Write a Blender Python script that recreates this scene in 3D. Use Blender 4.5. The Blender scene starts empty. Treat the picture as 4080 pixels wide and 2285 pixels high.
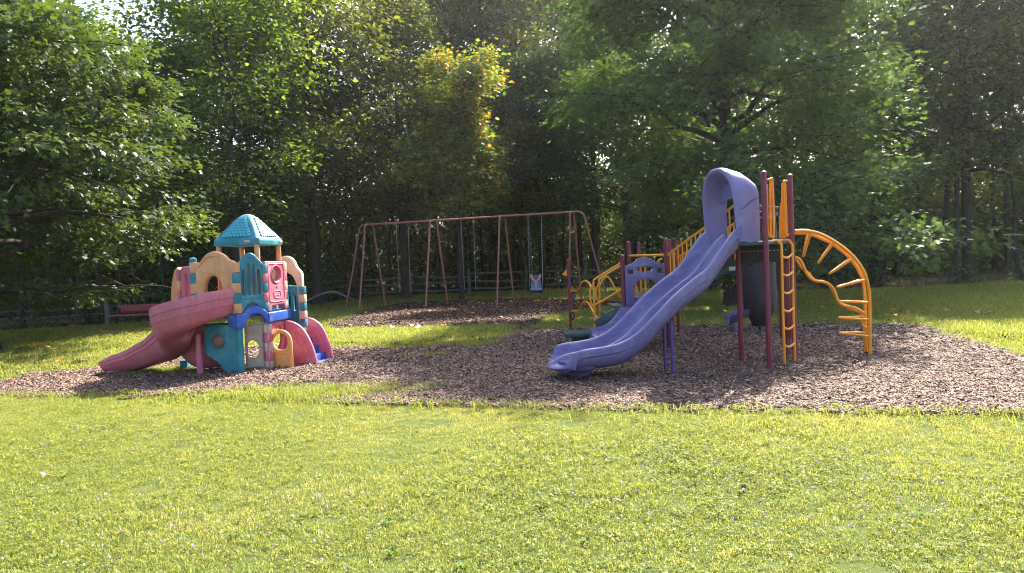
import bpy, bmesh, math, random
import numpy as np
from mathutils import Vector, Matrix

sc = bpy.context.scene
COL = sc.collection
rng = np.random.default_rng(7)
random.seed(7)
R = math.radians

# ------------------------------------------------------------------ camera
CAM_H, PITCH, ROLL, FPX = 1.55, R(1.7), 0.0425, 2946.0 / 4080.0
fw = np.array([0, math.cos(PITCH), -math.sin(PITCH)])
rt0 = np.array([1.0, 0, 0])
up0 = np.cross(rt0, fw)
CR = math.cos(ROLL) * rt0 - math.sin(ROLL) * up0
CU = math.cos(ROLL) * up0 + math.sin(ROLL) * rt0
CC = np.array([0, 0, CAM_H])
cd = bpy.data.cameras.new('camera')
cam = bpy.data.objects.new('camera', cd)
COL.objects.link(cam)
cd.sensor_width = 36.0
cd.lens = 36.0 * FPX
cd.clip_start = 0.1
cd.clip_end = 2000
m = Matrix(((CR[0], CU[0], -fw[0], 0), (CR[1], CU[1], -fw[1], 0), (CR[2], CU[2], -fw[2], CAM_H), (0, 0, 0, 1)))
cam.matrix_world = m
sc.camera = cam

# ------------------------------------------------------------------ sky and sun
SUN_EL, SUN_AZ = R(42), R(29)          # azimuth measured from +Y towards +X
world = bpy.data.worlds.new('World')
sc.world = world
world.use_nodes = True
nt = world.node_tree
nt.nodes.clear()
o = nt.nodes.new('ShaderNodeOutputWorld')
bg = nt.nodes.new('ShaderNodeBackground')
sky = nt.nodes.new('ShaderNodeTexSky')
sky.sky_type = 'NISHITA'
sky.sun_disc = False
sky.sun_elevation = SUN_EL
sky.sun_rotation = SUN_AZ
sky.air_density = 0.8
sky.dust_density = 3.5
sky.ozone_density = 1.0
bg.inputs['Strength'].default_value = 0.115
nt.links.new(sky.outputs[0], bg.inputs[0])
nt.links.new(bg.outputs[0], o.inputs[0])
ld = bpy.data.lights.new('sun', 'SUN')
ld.energy = 5.0
ld.angle = R(0.6)
ld.color = (1.0, 0.93, 0.80)
sun = bpy.data.objects.new('sun', ld)
COL.objects.link(sun)
sv = Vector((math.sin(SUN_AZ) * math.cos(SUN_EL), math.cos(SUN_AZ) * math.cos(SUN_EL), math.sin(SUN_EL)))
sun.rotation_euler = sv.to_track_quat('Z', 'Y').to_euler()
sun.location = sv * 60

sc.view_settings.view_transform = 'Standard'
sc.view_settings.look = 'None'
sc.view_settings.exposure = 2.28
sc.view_settings.gamma = 1.0
sc.cycles.max_bounces = 7
sc.cycles.diffuse_bounces = 4
sc.cycles.transmission_bounces = 4
sc.cycles.glossy_bounces = 2
sc.cycles.transparent_max_bounces = 4
sc.cycles.caustics_reflective = False
sc.cycles.caustics_refractive = False
sc.cycles.sample_clamp_indirect = 6.0
sc.cycles.use_denoising = True
sc.cycles.filter_width = 1.05

# ------------------------------------------------------------------ helpers
K = 4080.0
def ray(px, py):
    return ((px - 2040.0) / (FPX * K)) * CR - ((py - 1142.5) / (FPX * K)) * CU + fw
def gp(px, py, z=0.0):                       # a spot on the ground (or at height z)
    d = ray(px, py)
    t = (z - CC[2]) / d[2]
    return CC + t * d
def at(px, py, y):                           # a spot at distance y
    d = ray(px, py)
    return CC + d * (y / d[1])
def onp(px, py, a, dr):                      # a spot on the upright plane through a along dr
    n = np.array([-dr[1], dr[0], 0.0])
    r = ray(px, py)
    t = n @ (np.array([a[0], a[1], 0.0]) - CC) / (n @ r)
    return CC + t * r

def fast_mesh(name, verts, faces=None, loops=None, starts=None, mat=None, smooth=False):
    me = bpy.data.meshes.new(name)
    verts = np.asarray(verts, np.float32).reshape(-1, 3)
    if faces is not None:
        k = faces.shape[1]
        loops = faces.reshape(-1)
        starts = np.arange(len(faces)) * k
    me.vertices.add(len(verts))
    me.vertices.foreach_set('co', verts.reshape(-1))
    me.loops.add(len(loops))
    me.loops.foreach_set('vertex_index', np.asarray(loops, np.int32))
    me.polygons.add(len(starts))
    me.polygons.foreach_set('loop_start', np.asarray(starts, np.int32))
    me.update(calc_edges=True)
    me.validate()
    if smooth:
        me.polygons.foreach_set('use_smooth', np.ones(len(me.polygons), bool))
    if mat is not None:
        me.materials.append(mat)
    return me

def link(name, me, parent=None, **props):
    ob = bpy.data.objects.new(name, me)
    COL.objects.link(ob)
    if parent is not None:
        ob.parent = parent
    for k_, v in props.items():
        ob[k_] = v
    return ob

def thing(name, label, cat, loc=(0, 0, 0), rz=0.0, group=None):
    e = bpy.data.objects.new(name, None)
    COL.objects.link(e)
    e.empty_display_size = 0.2
    e.location = loc
    e.rotation_euler = (0, 0, rz)
    e['label'] = label
    e['category'] = cat
    if group:
        e['group'] = group
    return e

class MB:
    """collects shapes for one mesh"""
    def __init__(self):
        self.v, self.f = [], []
    def add(self, v, f):
        b = len(self.v)
        self.v += [tuple(map(float, p)) for p in v]
        self.f += [tuple(i + b for i in q) for q in f]
    def box(self, c, s, rz=0.0):
        x, y, z = np.array(s) / 2.0
        p = np.array([(-x, -y, -z), (x, -y, -z), (x, y, -z), (-x, y, -z), (-x, -y, z), (x, -y, z), (x, y, z), (-x, y, z)])
        ca, sa = math.cos(rz), math.sin(rz)
        q = p.copy()
        q[:, 0] = p[:, 0] * ca - p[:, 1] * sa
        q[:, 1] = p[:, 0] * sa + p[:, 1] * ca
        self.add(q + np.array(c), [(0, 3, 2, 1), (4, 5, 6, 7), (0, 1, 5, 4), (1, 2, 6, 5), (2, 3, 7, 6), (3, 0, 4, 7)])
    def beam(self, a, b, w, h):
        """rectangular bar from a to b, w wide sideways, h high"""
        a, b = np.array(a, float), np.array(b, float)
        d = b - a
        d /= np.linalg.norm(d)
        s = np.cross(d, (0, 0, 1.0))
        s /= np.linalg.norm(s)
        u = np.cross(s, d)
        v = []
        for p in (a, b):
            for i, j in ((-1, -1), (1, -1), (1, 1), (-1, 1)):
                v.append(p + s * i * w / 2 + u * j * h / 2)
        self.add(v, [(0, 1, 2, 3), (7, 6, 5, 4), (0, 4, 5, 1), (1, 5, 6, 2), (2, 6, 7, 3), (3, 7, 4, 0)])
    def tube(self, pts, rad, sides=10, smooth=0, closed=False, caps=True):
        pts = np.array(pts, float)
        if smooth:
            pts = catmull(pts, smooth, closed)
        n = len(pts)
        rad = np.full(n, rad, float) if np.isscalar(rad) else np.interp(np.linspace(0, 1, n), np.linspace(0, 1, len(rad)), rad)
        V, F = tube_arr(pts, rad, sides, closed)
        if caps and not closed:
            F = [tuple(q) for q in F] + [tuple(range(sides - 1, -1, -1)), tuple((n - 1) * sides + i for i in range(sides))]
        self.add(V, F)
    def build(self, name, mat, parent=None, smooth=True, bevel=0.0, seg=2, auto=40, **props):
        me = bpy.data.meshes.new(name)
        me.from_pydata(self.v, [], self.f)
        if mat is not None:
            me.materials.append(mat)
        me.update()
        return finish(name, me, parent, smooth, bevel, seg, auto, **props)

def finish(name, me, parent=None, smooth=True, bevel=0.0, seg=2, auto=40, **props):
    bm = bmesh.new()
    bm.from_mesh(me)
    bmesh.ops.recalc_face_normals(bm, faces=bm.faces)
    if bevel > 0:
        ed = [e for e in bm.edges if len(e.link_faces) == 2 and e.calc_face_angle(0) > R(30)]
        bmesh.ops.bevel(bm, geom=ed, offset=bevel, segments=seg, affect='EDGES', clamp_overlap=True, profile=0.5)
    for f_ in bm.faces:
        f_.smooth = smooth
    if smooth:
        for e in bm.edges:
            if len(e.link_faces) == 2 and e.calc_face_angle(0) > R(auto):
                e.smooth = False
    bm.to_mesh(me)
    bm.free()
    return link(name, me, parent, **props)

def catmull(p, n=6, closed=False):
    p = np.array(p, float)
    if closed:
        q = np.vstack([p[-1], p, p[0], p[1]])
    else:
        q = np.vstack([2 * p[0] - p[1], p, 2 * p[-1] - p[-2]])
    out = []
    m_ = len(q) - 3
    for i in range(m_):
        a, b, c, d = q[i:i + 4]
        for t in np.linspace(0, 1, n, endpoint=False):
            out.append(0.5 * (2 * b + (c - a) * t + (2 * a - 5 * b + 4 * c - d) * t * t + (3 * b - a - 3 * c + d) * t ** 3))
    if not closed:
        out.append(q[-2])
    return np.array(out)

def tube_arr(pts, rad, sides=8, closed=False):
    n = len(pts)
    tg = np.gradient(pts, axis=0)
    if closed:
        tg = np.roll(pts, -1, 0) - np.roll(pts, 1, 0)
    tg /= np.linalg.norm(tg, axis=1)[:, None] + 1e-9
    ref = np.array([0, 0, 1.0]) if abs(tg[0][2]) < 0.9 else np.array([1.0, 0, 0])
    s = np.cross(tg[0], ref)
    s /= np.linalg.norm(s)
    V = np.zeros((n, sides, 3))
    an = np.linspace(0, 2 * math.pi, sides, endpoint=False)
    for i in range(n):
        s = s - tg[i] * (s @ tg[i])
        s /= np.linalg.norm(s) + 1e-9
        u = np.cross(tg[i], s)
        V[i] = pts[i] + rad[i] * (np.cos(an)[:, None] * s + np.sin(an)[:, None] * u)
    F = []
    for i in range(n if closed else n - 1):
        j = (i + 1) % n
        for k_ in range(sides):
            l_ = (k_ + 1) % sides
            F.append((i * sides + k_, i * sides + l_, j * sides + l_, j * sides + k_))
    return V.reshape(-1, 3), F

def inpoly(x, y, poly):
    poly = np.asarray(poly)[:, :2]
    c = np.zeros(len(x), bool)
    j = len(poly) - 1
    for i in range(len(poly)):
        xi, yi = poly[i]
        xj, yj = poly[j]
        if yi != yj:
            c ^= ((yi > y) != (yj > y)) & (x < (xj - xi) * (y - yi) / (yj - yi) + xi)
        j = i
    return c

# ------------------------------------------------------------------ materials
def newmat(name):
    mt = bpy.data.materials.new(name)
    mt.use_nodes = True
    t = mt.node_tree
    return mt, t, t.nodes['Principled BSDF']
def N(t, kind, **kw):
    n = t.nodes.new(kind)
    for k_, v in kw.items():
        if k_ in n.inputs:
            n.inputs[k_].default_value = v
        else:
            setattr(n, k_, v)
    return n
def ramp(t, fac, stops):
    r_ = t.nodes.new('ShaderNodeValToRGB')
    el = r_.color_ramp.elements
    while len(el) < len(stops):
        el.new(0.5)
    for e, (p, c) in zip(el, stops):
        e.position = p
        e.color = (*c, 1.0)
    t.links.new(fac, r_.inputs[0])
    return r_
def plastic(name, col, rough=0.45, fade=0.12, dirt=0.15, scale=6.0, spec=0.4, bump=0.02):
    """weathered moulded plastic or painted steel"""
    mt, t, b = newmat(name)
    tc = N(t, 'ShaderNodeTexCoord')
    n1 = N(t, 'ShaderNodeTexNoise', Scale=scale, Detail=6.0, Roughness=0.65)
    t.links.new(tc.outputs['Object'], n1.inputs['Vector'])
    c = np.array(col)
    lt = c + (np.array([.75, .73, .7]) - c) * fade
    dk = c * (1 - dirt)
    r_ = ramp(t, n1.outputs['Fac'], [(0.28, dk), (0.5, c), (0.75, lt)])
    mp = N(t, 'ShaderNodeMapping')
    mp.inputs['Scale'].default_value = (5, 5, 0.9)
    t.links.new(tc.outputs['Object'], mp.inputs[0])
    n2 = N(t, 'ShaderNodeTexNoise', Scale=2.5, Detail=5.0, Roughness=0.7)
    t.links.new(mp.outputs[0], n2.inputs['Vector'])
    st = ramp(t, n2.outputs['Fac'], [(0.34, (1 - dirt * .7,) * 3), (0.6, (1, 1, 1))])
    mx = N(t, 'ShaderNodeMixRGB', blend_type='MULTIPLY', Fac=1.0)
    t.links.new(r_.outputs[0], mx.inputs[1])
    t.links.new(st.outputs[0], mx.inputs[2])
    t.links.new(mx.outputs[0], b.inputs['Base Color'])
    rr = N(t, 'ShaderNodeMapRange')
    rr.inputs['To Min'].default_value = rough - 0.12
    rr.inputs['To Max'].default_value = rough + 0.18
    t.links.new(n1.outputs['Fac'], rr.inputs[0])
    t.links.new(rr.outputs[0], b.inputs['Roughness'])
    b.inputs['Specular IOR Level'].default_value = spec
    if bump:
        n3 = N(t, 'ShaderNodeTexNoise', Scale=180.0, Detail=2.0)
        t.links.new(tc.outputs['Object'], n3.inputs['Vector'])
        bp = N(t, 'ShaderNodeBump', Strength=0.25, Distance=bump * 0.05)
        t.links.new(n3.outputs['Fac'], bp.inputs['Height'])
        t.links.new(bp.outputs[0], b.inputs['Normal'])
    return mt
def leafmat(name, stops, trans=0.45, tint=(1.25, 1.2, 0.55), gloss=0.06, rough=0.4):
    """leaf: every leaf takes its own tone from the 'rnd' attribute"""
    mt, t, b = newmat(name)
    out = t.nodes['Material Output']
    t.nodes.remove(b)
    a = N(t, 'ShaderNodeAttribute', attribute_name='rnd')
    r_ = ramp(t, a.outputs['Fac'], stops)
    df = N(t, 'ShaderNodeBsdfDiffuse')
    tr = N(t, 'ShaderNodeBsdfTranslucent')
    mx = N(t, 'ShaderNodeMixRGB', blend_type='MULTIPLY', Fac=1.0)
    mx.inputs[2].default_value = (*tint, 1)
    t.links.new(r_.outputs[0], df.inputs[0])
    t.links.new(r_.outputs[0], mx.inputs[1])
    t.links.new(mx.outputs[0], tr.inputs[0])
    m1 = N(t, 'ShaderNodeMixShader')
    m1.inputs[0].default_value = trans
    t.links.new(df.outputs[0], m1.inputs[1])
    t.links.new(tr.outputs[0], m1.inputs[2])
    gl = N(t, 'ShaderNodeBsdfGlossy')
    gl.inputs['Roughness'].default_value = rough
    gl.inputs['Color'].default_value = (1, 1, 1, 1)
    m2 = N(t, 'ShaderNodeMixShader')
    m2.inputs[0].default_value = gloss
    t.links.new(m1.outputs[0], m2.inputs[1])
    t.links.new(gl.outputs[0], m2.inputs[2])
    t.links.new(m2.outputs[0], out.inputs[0])
    return mt
def barkmat(name, c1, c2, scale=14):
    mt, t, b = newmat(name)
    tc = N(t, 'ShaderNodeTexCoord')
    mp = N(t, 'ShaderNodeMapping')
    mp.inputs['Scale'].default_value = (1, 1, 0.18)
    t.links.new(tc.outputs['Object'], mp.inputs[0])
    n1 = N(t, 'ShaderNodeTexNoise', Scale=float(scale), Detail=6.0, Roughness=0.7)
    t.links.new(mp.outputs[0], n1.inputs['Vector'])
    r_ = ramp(t, n1.outputs['Fac'], [(0.3, c1), (0.7, c2)])
    t.links.new(r_.outputs[0], b.inputs['Base Color'])
    b.inputs['Roughness'].default_value = 0.9
    b.inputs['Specular IOR Level'].default_value = 0.15
    bp = N(t, 'ShaderNodeBump', Strength=0.8, Distance=0.03)
    t.links.new(n1.outputs['Fac'], bp.inputs['Height'])
    t.links.new(bp.outputs[0], b.inputs['Normal'])
    return mt
def soil(name, stops, scale=3.0, fine=60.0, bump=0.02):
    mt, t, b = newmat(name)
    tc = N(t, 'ShaderNodeTexCoord')
    n1 = N(t, 'ShaderNodeTexNoise', Scale=scale, Detail=5.0, Roughness=0.7)
    n2 = N(t, 'ShaderNodeTexNoise', Scale=fine, Detail=4.0, Roughness=0.8)
    t.links.new(tc.outputs['Object'], n1.inputs['Vector'])
    t.links.new(tc.outputs['Object'], n2.inputs['Vector'])
    mx = N(t, 'ShaderNodeMath', operation='ADD')
    t.links.new(n1.outputs['Fac'], mx.inputs[0])
    t.links.new(n2.outputs['Fac'], mx.inputs[1])
    hf = N(t, 'ShaderNodeMath', operation='MULTIPLY')
    hf.inputs[1].default_value = 0.5
    t.links.new(mx.outputs[0], hf.inputs[0])
    r_ = ramp(t, hf.outputs[0], stops)
    t.links.new(r_.outputs[0], b.inputs['Base Color'])
    b.inputs['Roughness'].default_value = 0.95
    b.inputs['Specular IOR Level'].default_value = 0.1
    bp = N(t, 'ShaderNodeBump', Strength=0.7, Distance=bump)
    t.links.new(n2.outputs['Fac'], bp.inputs['Height'])
    t.links.new(bp.outputs[0], b.inputs['Normal'])
    return mt

def scuffed(mt, ang, amt=.22, light=(.5, .48, .62)):
    """rub marks that run down the chute"""
    t = mt.node_tree
    b = t.nodes['Principled BSDF']
    src = b.inputs['Base Color'].links[0].from_socket
    tc = N(t, 'ShaderNodeTexCoord')
    mp = N(t, 'ShaderNodeMapping')
    mp.inputs['Rotation'].default_value = (0, 0, ang)
    mp.inputs['Scale'].default_value = (.9, 22, 1.2)
    t.links.new(tc.outputs['Object'], mp.inputs[0])
    n1 = N(t, 'ShaderNodeTexNoise', Scale=2.2, Detail=7.0, Roughness=0.72)
    t.links.new(mp.outputs[0], n1.inputs['Vector'])
    r_ = ramp(t, n1.outputs['Fac'], [(.50, (0, 0, 0)), (.72, (amt,) * 3)])
    mx = N(t, 'ShaderNodeMixRGB', blend_type='MIX')
    t.links.new(r_.outputs[0], mx.inputs[0])
    t.links.new(src, mx.inputs[1])
    mx.inputs[2].default_value = (*light, 1)
    t.links.new(mx.outputs[0], b.inputs['Base Color'])
    return mt
M = dict(
    purple=plastic('lavender_plastic', (0.12, 0.10, 0.245), 0.33, 0.14, 0.16, 1.6),
    hood=plastic('faded_lavender_plastic', (0.18, 0.158, 0.345), 0.40, 0.12, 0.10, 3.0),
    dark_purple=plastic('charcoal_plastic', (0.022, 0.018, 0.027), 0.5, 0.04, 0.2, 5.0),
    maroon=plastic('maroon_steel', (0.17, 0.014, 0.04), 0.38, 0.03, 0.2, 9.0),
    yellow=plastic('yellow_steel', (0.78, 0.30, 0.012), 0.4, 0.03, 0.12, 9.0),
    deckgreen=plastic('dark_green_coating', (0.025, 0.06, 0.065), 0.5, 0.06, 0.2, 8.0),
    black=plastic('black_rubber', (0.016, 0.016, 0.018), 0.55, 0.03, 0.2, 8.0),
    support=plastic('blue_violet_steel', (0.07, 0.045, 0.22), 0.4, 0.03, 0.2, 8.0),
    pink=plastic('faded_pink_plastic', (0.54, 0.13, 0.185), 0.5, 0.18, 0.22, 4.0),
    rose=plastic('rose_slide_plastic', (0.43, 0.112, 0.15), 0.48, 0.10, 0.14, 3.0),
    teal=plastic('teal_plastic', (0.02, 0.195, 0.245), 0.5, 0.18, 0.22, 4.0),
    orange=plastic('orange_tan_plastic', (0.64, 0.30, 0.12), 0.5, 0.18, 0.22, 5.0),
    door=plastic('orange_door_plastic', (0.80, 0.33, 0.09), 0.5, 0.05, 0.25, 5.0),
    tan=plastic('pale_tan_plastic', (0.62, 0.44, 0.30), 0.5, 0.18, 0.22, 5.0),
    beige=plastic('grey_beige_plastic', (0.46, 0.37, 0.29), 0.55, 0.18, 0.22, 5.0),
    blue=plastic('royal_blue_plastic', (0.025, 0.095, 0.42), 0.45, 0.18, 0.22, 4.0),
    swing=plastic('faded_red_brown_steel', (0.40, 0.155, 0.125), 0.55, 0.12, 0.2, 12.0),
    bench=plastic('dusty_red_coating', (0.48, 0.10, 0.12), 0.55, 0.08, 0.2, 12.0),
    chain=plastic('galvanised_chain', (0.50, 0.50, 0.47), 0.5, 0.05, 0.2, 30.0),
    seatblue=plastic('slate_blue_plastic', (0.20, 0.28, 0.44), 0.45, 0.08, 0.15, 6.0),
    harness=plastic('salmon_harness_plastic', (0.72, 0.30, 0.25), 0.5, 0.08, 0.1, 6.0),
    white=plastic('white_sticker', (0.75, 0.75, 0.75), 0.5, 0.0, 0.1, 10.0),
    wood=barkmat('weathered_wood', (0.10, 0.085, 0.07), (0.27, 0.24, 0.21), 20),
    bark=barkmat('dark_bark', (0.022, 0.018, 0.014), (0.085, 0.07, 0.055), 12),
    bark2=barkmat('grey_bark', (0.05, 0.045, 0.04), (0.15, 0.135, 0.115), 12),
    soil=soil('lawn_soil', [(0.35, (0.035, 0.05, 0.012)), (0.5, (0.06, 0.085, 0.02)), (0.65, (0.11, 0.12, 0.035))]),
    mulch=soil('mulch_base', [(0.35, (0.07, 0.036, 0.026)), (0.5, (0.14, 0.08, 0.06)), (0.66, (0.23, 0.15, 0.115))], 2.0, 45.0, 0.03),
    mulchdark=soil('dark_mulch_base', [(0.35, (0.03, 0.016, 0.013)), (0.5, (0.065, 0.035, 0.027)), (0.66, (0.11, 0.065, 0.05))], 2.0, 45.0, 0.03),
    floor=soil('forest_litter', [(0.35, (0.02, 0.014, 0.009)), (0.5, (0.045, 0.032, 0.018)), (0.66, (0.09, 0.06, 0.03))], 1.2, 25.0, 0.05),
)
scuffed(M['purple'], -math.atan2(-.26, -.965))
scuffed(M['rose'], .3, .15, (.66, .42, .44))
# ------------------------------------------------------------------ ground
lawn_front = [(0, 1580), (356, 1584), (713, 1578), (950, 1562), (1109, 1544), (1230, 1543), (1315, 1552), (1300, 1575), (1283, 1600), (1366, 1612),
              (1646, 1615), (2111, 1631), (2380, 1637), (2880, 1643), (3457, 1649), (4080, 1657)]
mulch_back = [(4080, 1426), (3869, 1364), (3745, 1323), (3663, 1302), (3292, 1298), (2880, 1302), (2380, 1316), (2181, 1319), (2110, 1317),
              (2095, 1319), (2042, 1340), (1972, 1365), (1907, 1393), (1841, 1389), (1785, 1380), (1646, 1396), (1478, 1396), (1320, 1389),
              (1000, 1392), (663, 1417), (618, 1424), (405, 1465), (316, 1478), (227, 1489), (124, 1492), (0, 1533)]
swing_bed = [(1292, 1307), (1413, 1263), (1441, 1244), (1506, 1230), (1599, 1214), (1785, 1203), (1972, 1196), (2251, 1197), (2413, 1205), (2540, 1216),
             (2440, 1226), (2330, 1236), (2228, 1254), (2158, 1272), (2117, 1303), (2112, 1322), (2093, 1322), (2088, 1305), (2065, 1298), (1879, 1298), (1692, 1300), (1506, 1307), (1366, 1312)]
def wob(poly, amp, seed, step=0.25):
    r_ = np.random.default_rng(seed)
    p = np.array(poly)[:, :2]
    out = []
    for i in range(len(p)):
        a, b = p[i], p[(i + 1) % len(p)]
        n = max(1, int(np.linalg.norm(b - a) / step))
        for k_ in range(n):
            out.append(a + (b - a) * k_ / n + r_.normal(0, amp, 2))
    return np.array(out)
front = np.array([gp(*p)[:2] for p in lawn_front])
back = np.array([gp(*p)[:2] for p in mulch_back])
front = np.vstack([[-14.0, 13.6], [-10.5, 11.8], front, [5.6, 6.35], [9.5, 5.4]])
back = np.vstack([[10.5, 6.2], [8.2, 8.8], back, [-10.6, 12.1], [-14.0, 13.9]])
BED = wob(np.vstack([front, back]), 0.03, 1)
SWB = wob(np.array([gp(*p)[:2] for p in swing_bed]), 0.05, 2, 0.4)
EDGE = np.array([(-60, 18), (-30, 21.5), (-18, 24.2), (-14.5, 25.9), (-11, 29.5), (-9.5, 36), (-7.5, 42), (0, 42.6), (5.5, 40), (7.5, 33), (9.5, 29.5), (14, 28.4), (22, 28.2), (40, 27), (70, 24),
                 (70, 150), (-60, 150)], float)

def sheet(name, poly, z, mat, **props):
    bm = bmesh.new()
    vs = [bm.verts.new((p[0], p[1], z)) for p in poly]
    f_ = bm.faces.new(vs)
    if f_.normal.z < 0:
        bmesh.ops.reverse_faces(bm, faces=[f_])
    bmesh.ops.triangulate(bm, faces=bm.faces[:], ngon_method='EAR_CLIP')
    bm.normal_update()
    for q in bm.faces:
        if q.normal.z < 0:
            q.normal_flip()
    me = bpy.data.meshes.new(name)
    bm.to_mesh(me)
    bm.free()
    me.materials.append(mat)
    return link(name, me, None, **props)
sheet('ground', [(-600, -60), (600, -60), (600, 900), (-600, 900)], 0.0, M['soil'], kind='structure', label='mown lawn soil under the grass')
sheet('forest_floor', EDGE, 0.004, M['floor'], kind='structure', label='dark leaf covered forest floor beyond the lawn')
sheet('mulch_bed', BED, 0.008, M['mulch'], kind='structure', label='pinkish brown wood chip bed under slides and playhouse')
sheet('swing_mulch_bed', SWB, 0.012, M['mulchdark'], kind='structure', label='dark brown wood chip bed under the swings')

# ---- scattering by geometry nodes (only for stuff nobody could count)
def scatter(name, pos, rot, scl, protos, idx=None, **props):
    """instances of prototype meshes on points; every point keeps its own turn, size and kind"""
    pc = bpy.data.collections.new(name + '_kinds')
    for i, me in enumerate(protos):
        pc.objects.link(bpy.data.objects.new('%s_kind_%02d' % (name, i), me))
    me = bpy.data.meshes.new(name)
    n = len(pos)
    me.vertices.add(n)
    me.vertices.foreach_set('co', np.asarray(pos, np.float32).reshape(-1))
    me.attributes.new('rot', 'FLOAT_VECTOR', 'POINT').data.foreach_set('vector', np.asarray(rot, np.float32).reshape(-1))
    me.attributes.new('scl', 'FLOAT', 'POINT').data.foreach_set('value', np.asarray(scl, np.float32))
    me.attributes.new('idx', 'INT', 'POINT').data.foreach_set('value', (rng.integers(0, len(protos), n) if idx is None else np.asarray(idx)).astype(np.int32))
    me.update()
    ob = link(name, me, None, kind='stuff', **props)
    ng = bpy.data.node_groups.new(name, 'GeometryNodeTree')
    ng.interface.new_socket('Geometry', in_out='INPUT', socket_type='NodeSocketGeometry')
    ng.interface.new_socket('Geometry', in_out='OUTPUT', socket_type='NodeSocketGeometry')
    a, b = ng.nodes.new('NodeGroupInput'), ng.nodes.new('NodeGroupOutput')
    ip = ng.nodes.new('GeometryNodeInstanceOnPoints')
    ci = ng.nodes.new('GeometryNodeCollectionInfo')
    ci.inputs['Collection'].default_value = pc
    ci.inputs['Separate Children'].default_value = True
    ci.inputs['Reset Children'].default_value = True
    def attr(nm, ty):
        q = ng.nodes.new('GeometryNodeInputNamedAttribute')
        q.data_type = ty
        q.inputs['Name'].default_value = nm
        return q.outputs['Attribute']
    L = ng.links.new
    L(a.outputs[0], ip.inputs['Points'])
    L(ci.outputs[0], ip.inputs['Instance'])
    ip.inputs['Pick Instance'].default_value = True
    L(attr('idx', 'INT'), ip.inputs['Instance Index'])
    L(attr('rot', 'FLOAT_VECTOR'), ip.inputs['Rotation'])
    L(attr('scl', 'FLOAT'), ip.inputs['Scale'])
    L(ip.outputs[0], b.inputs[0])
    mo = ob.modifiers.new('scatter', 'NODES')
    mo.node_group = ng
    return ob

def set_rnd(me, vals):
    me.attributes.new('rnd', 'FLOAT', 'FACE').data.foreach_set('value', np.asarray(vals, np.float32))

grass_stops = [(0.0, (0.085, 0.12, 0.022)), (0.35, (0.19, 0.235, 0.046)), (0.7, (0.29, 0.31, 0.08)), (0.9, (0.40, 0.37, 0.15)), (1.0, (0.44, 0.35, 0.19))]
M['grass'] = leafmat('grass_blades', grass_stops, 0.55, (1.4, 1.32, 0.65), 0.025, 0.5)
M['clover'] = leafmat('clover_leaves', [(0.0, (0.08, 0.13, 0.02)), (0.6, (0.17, 0.215, 0.035)), (1.0, (0.28, 0.30, 0.07))], 0.5, (1.45, 1.3, 0.6), 0.018, 0.55)

def tuft(nb, rad, hmin, hmax, wid, seed, clover=0, lean=0.6, dry=0.12, spikes=0):
    """a hand's breadth of lawn: bent blades and some clover leaves"""
    r_ = np.random.default_rng(seed)
    V, L, S, rv, mi = [], [], [], [], []
    def face(pts, val, m_):
        b = len(V)
        V.extend(pts)
        S.append(len(L))
        L.extend(range(b, b + len(pts)))
        rv.append(val)
        mi.append(m_)
    for i in range(nb):
        a, rr = r_.uniform(0, 6.283), rad * math.sqrt(r_.uniform())
        p = np.array([rr * math.cos(a), rr * math.sin(a), -0.004])
        h = r_.uniform(hmin, hmax)
        ln = r_.uniform(0.1, lean) * h
        d = r_.uniform(0, 6.283)
        dv = np.array([math.cos(d), math.sin(d), 0])
        sd = np.array([-math.sin(d), math.cos(d), 0]) * wid * r_.uniform(0.6, 1.3)
        m1 = p + dv * ln * 0.35 + np.array([0, 0, h * 0.6])
        tp = p + dv * ln * 1.3 + np.array([0, 0, h])
        v = min(1.0, r_.beta(2, 3) * 0.85) if r_.uniform() > dry else r_.uniform(0.88, 1.0)
        face([p - sd, p + sd, m1 + sd * 0.8, m1 - sd * 0.8], v, 0)
        face([m1 - sd * 0.8, m1 + sd * 0.8, tp], v, 0)
    for i in range(clover):
        a, rr = r_.uniform(0, 6.283), rad * math.sqrt(r_.uniform())
        c = np.array([rr * math.cos(a), rr * math.sin(a), r_.uniform(0.4, 1.0) * hmax * 0.8])
        v = r_.uniform()
        nrm = np.array([r_.normal(0, .35), r_.normal(0, .35), 1.0])
        nrm /= np.linalg.norm(nrm)
        e1 = np.cross(nrm, (0.3, 1, 0))
        e1 /= np.linalg.norm(e1)
        e2 = np.cross(nrm, e1)
        q = r_.uniform(0, 2)
        s = r_.uniform(0.004, 0.010)
        for k_ in range(3):
            t = q + k_ * 2.094
            ax = math.cos(t) * e1 + math.sin(t) * e2
            pr_ = np.cross(nrm, ax)
            face([c, c + ax * s * .7 + pr_ * s * .55, c + ax * s * 1.3, c + ax * s * .7 - pr_ * s * .55], v, 1)
    me = fast_mesh('tuft', V, None, L, S)
    me.materials.append(M['grass'])
    me.materials.append(M['clover'])
    me.polygons.foreach_set('material_index', np.array(mi, np.int32))
    set_rnd(me, rv)
    return me

def cloud(n, x0, x1, y0, y1):
    return rng.uniform(x0, x1, n), rng.uniform(y0, y1, n)
def noise2(x, y, s, seed):
    r_ = np.random.default_rng(seed)
    v = np.zeros_like(x)
    for k_ in range(6):
        a = r_.uniform(0, 6.283)
        fq = s * r_.uniform(0.5, 2.0)
        v += np.sin((x * math.cos(a) + y * math.sin(a)) * fq + r_.uniform(0, 6.283))
    return v / 6
def on_lawn(x, y):
    return ~inpoly(x, y, BED) & ~inpoly(x, y, SWB) & ~inpoly(x, y, EDGE)
def in_view(x, y, pad=0.6):
    return np.abs(x) < 0.72 * y + pad

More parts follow.
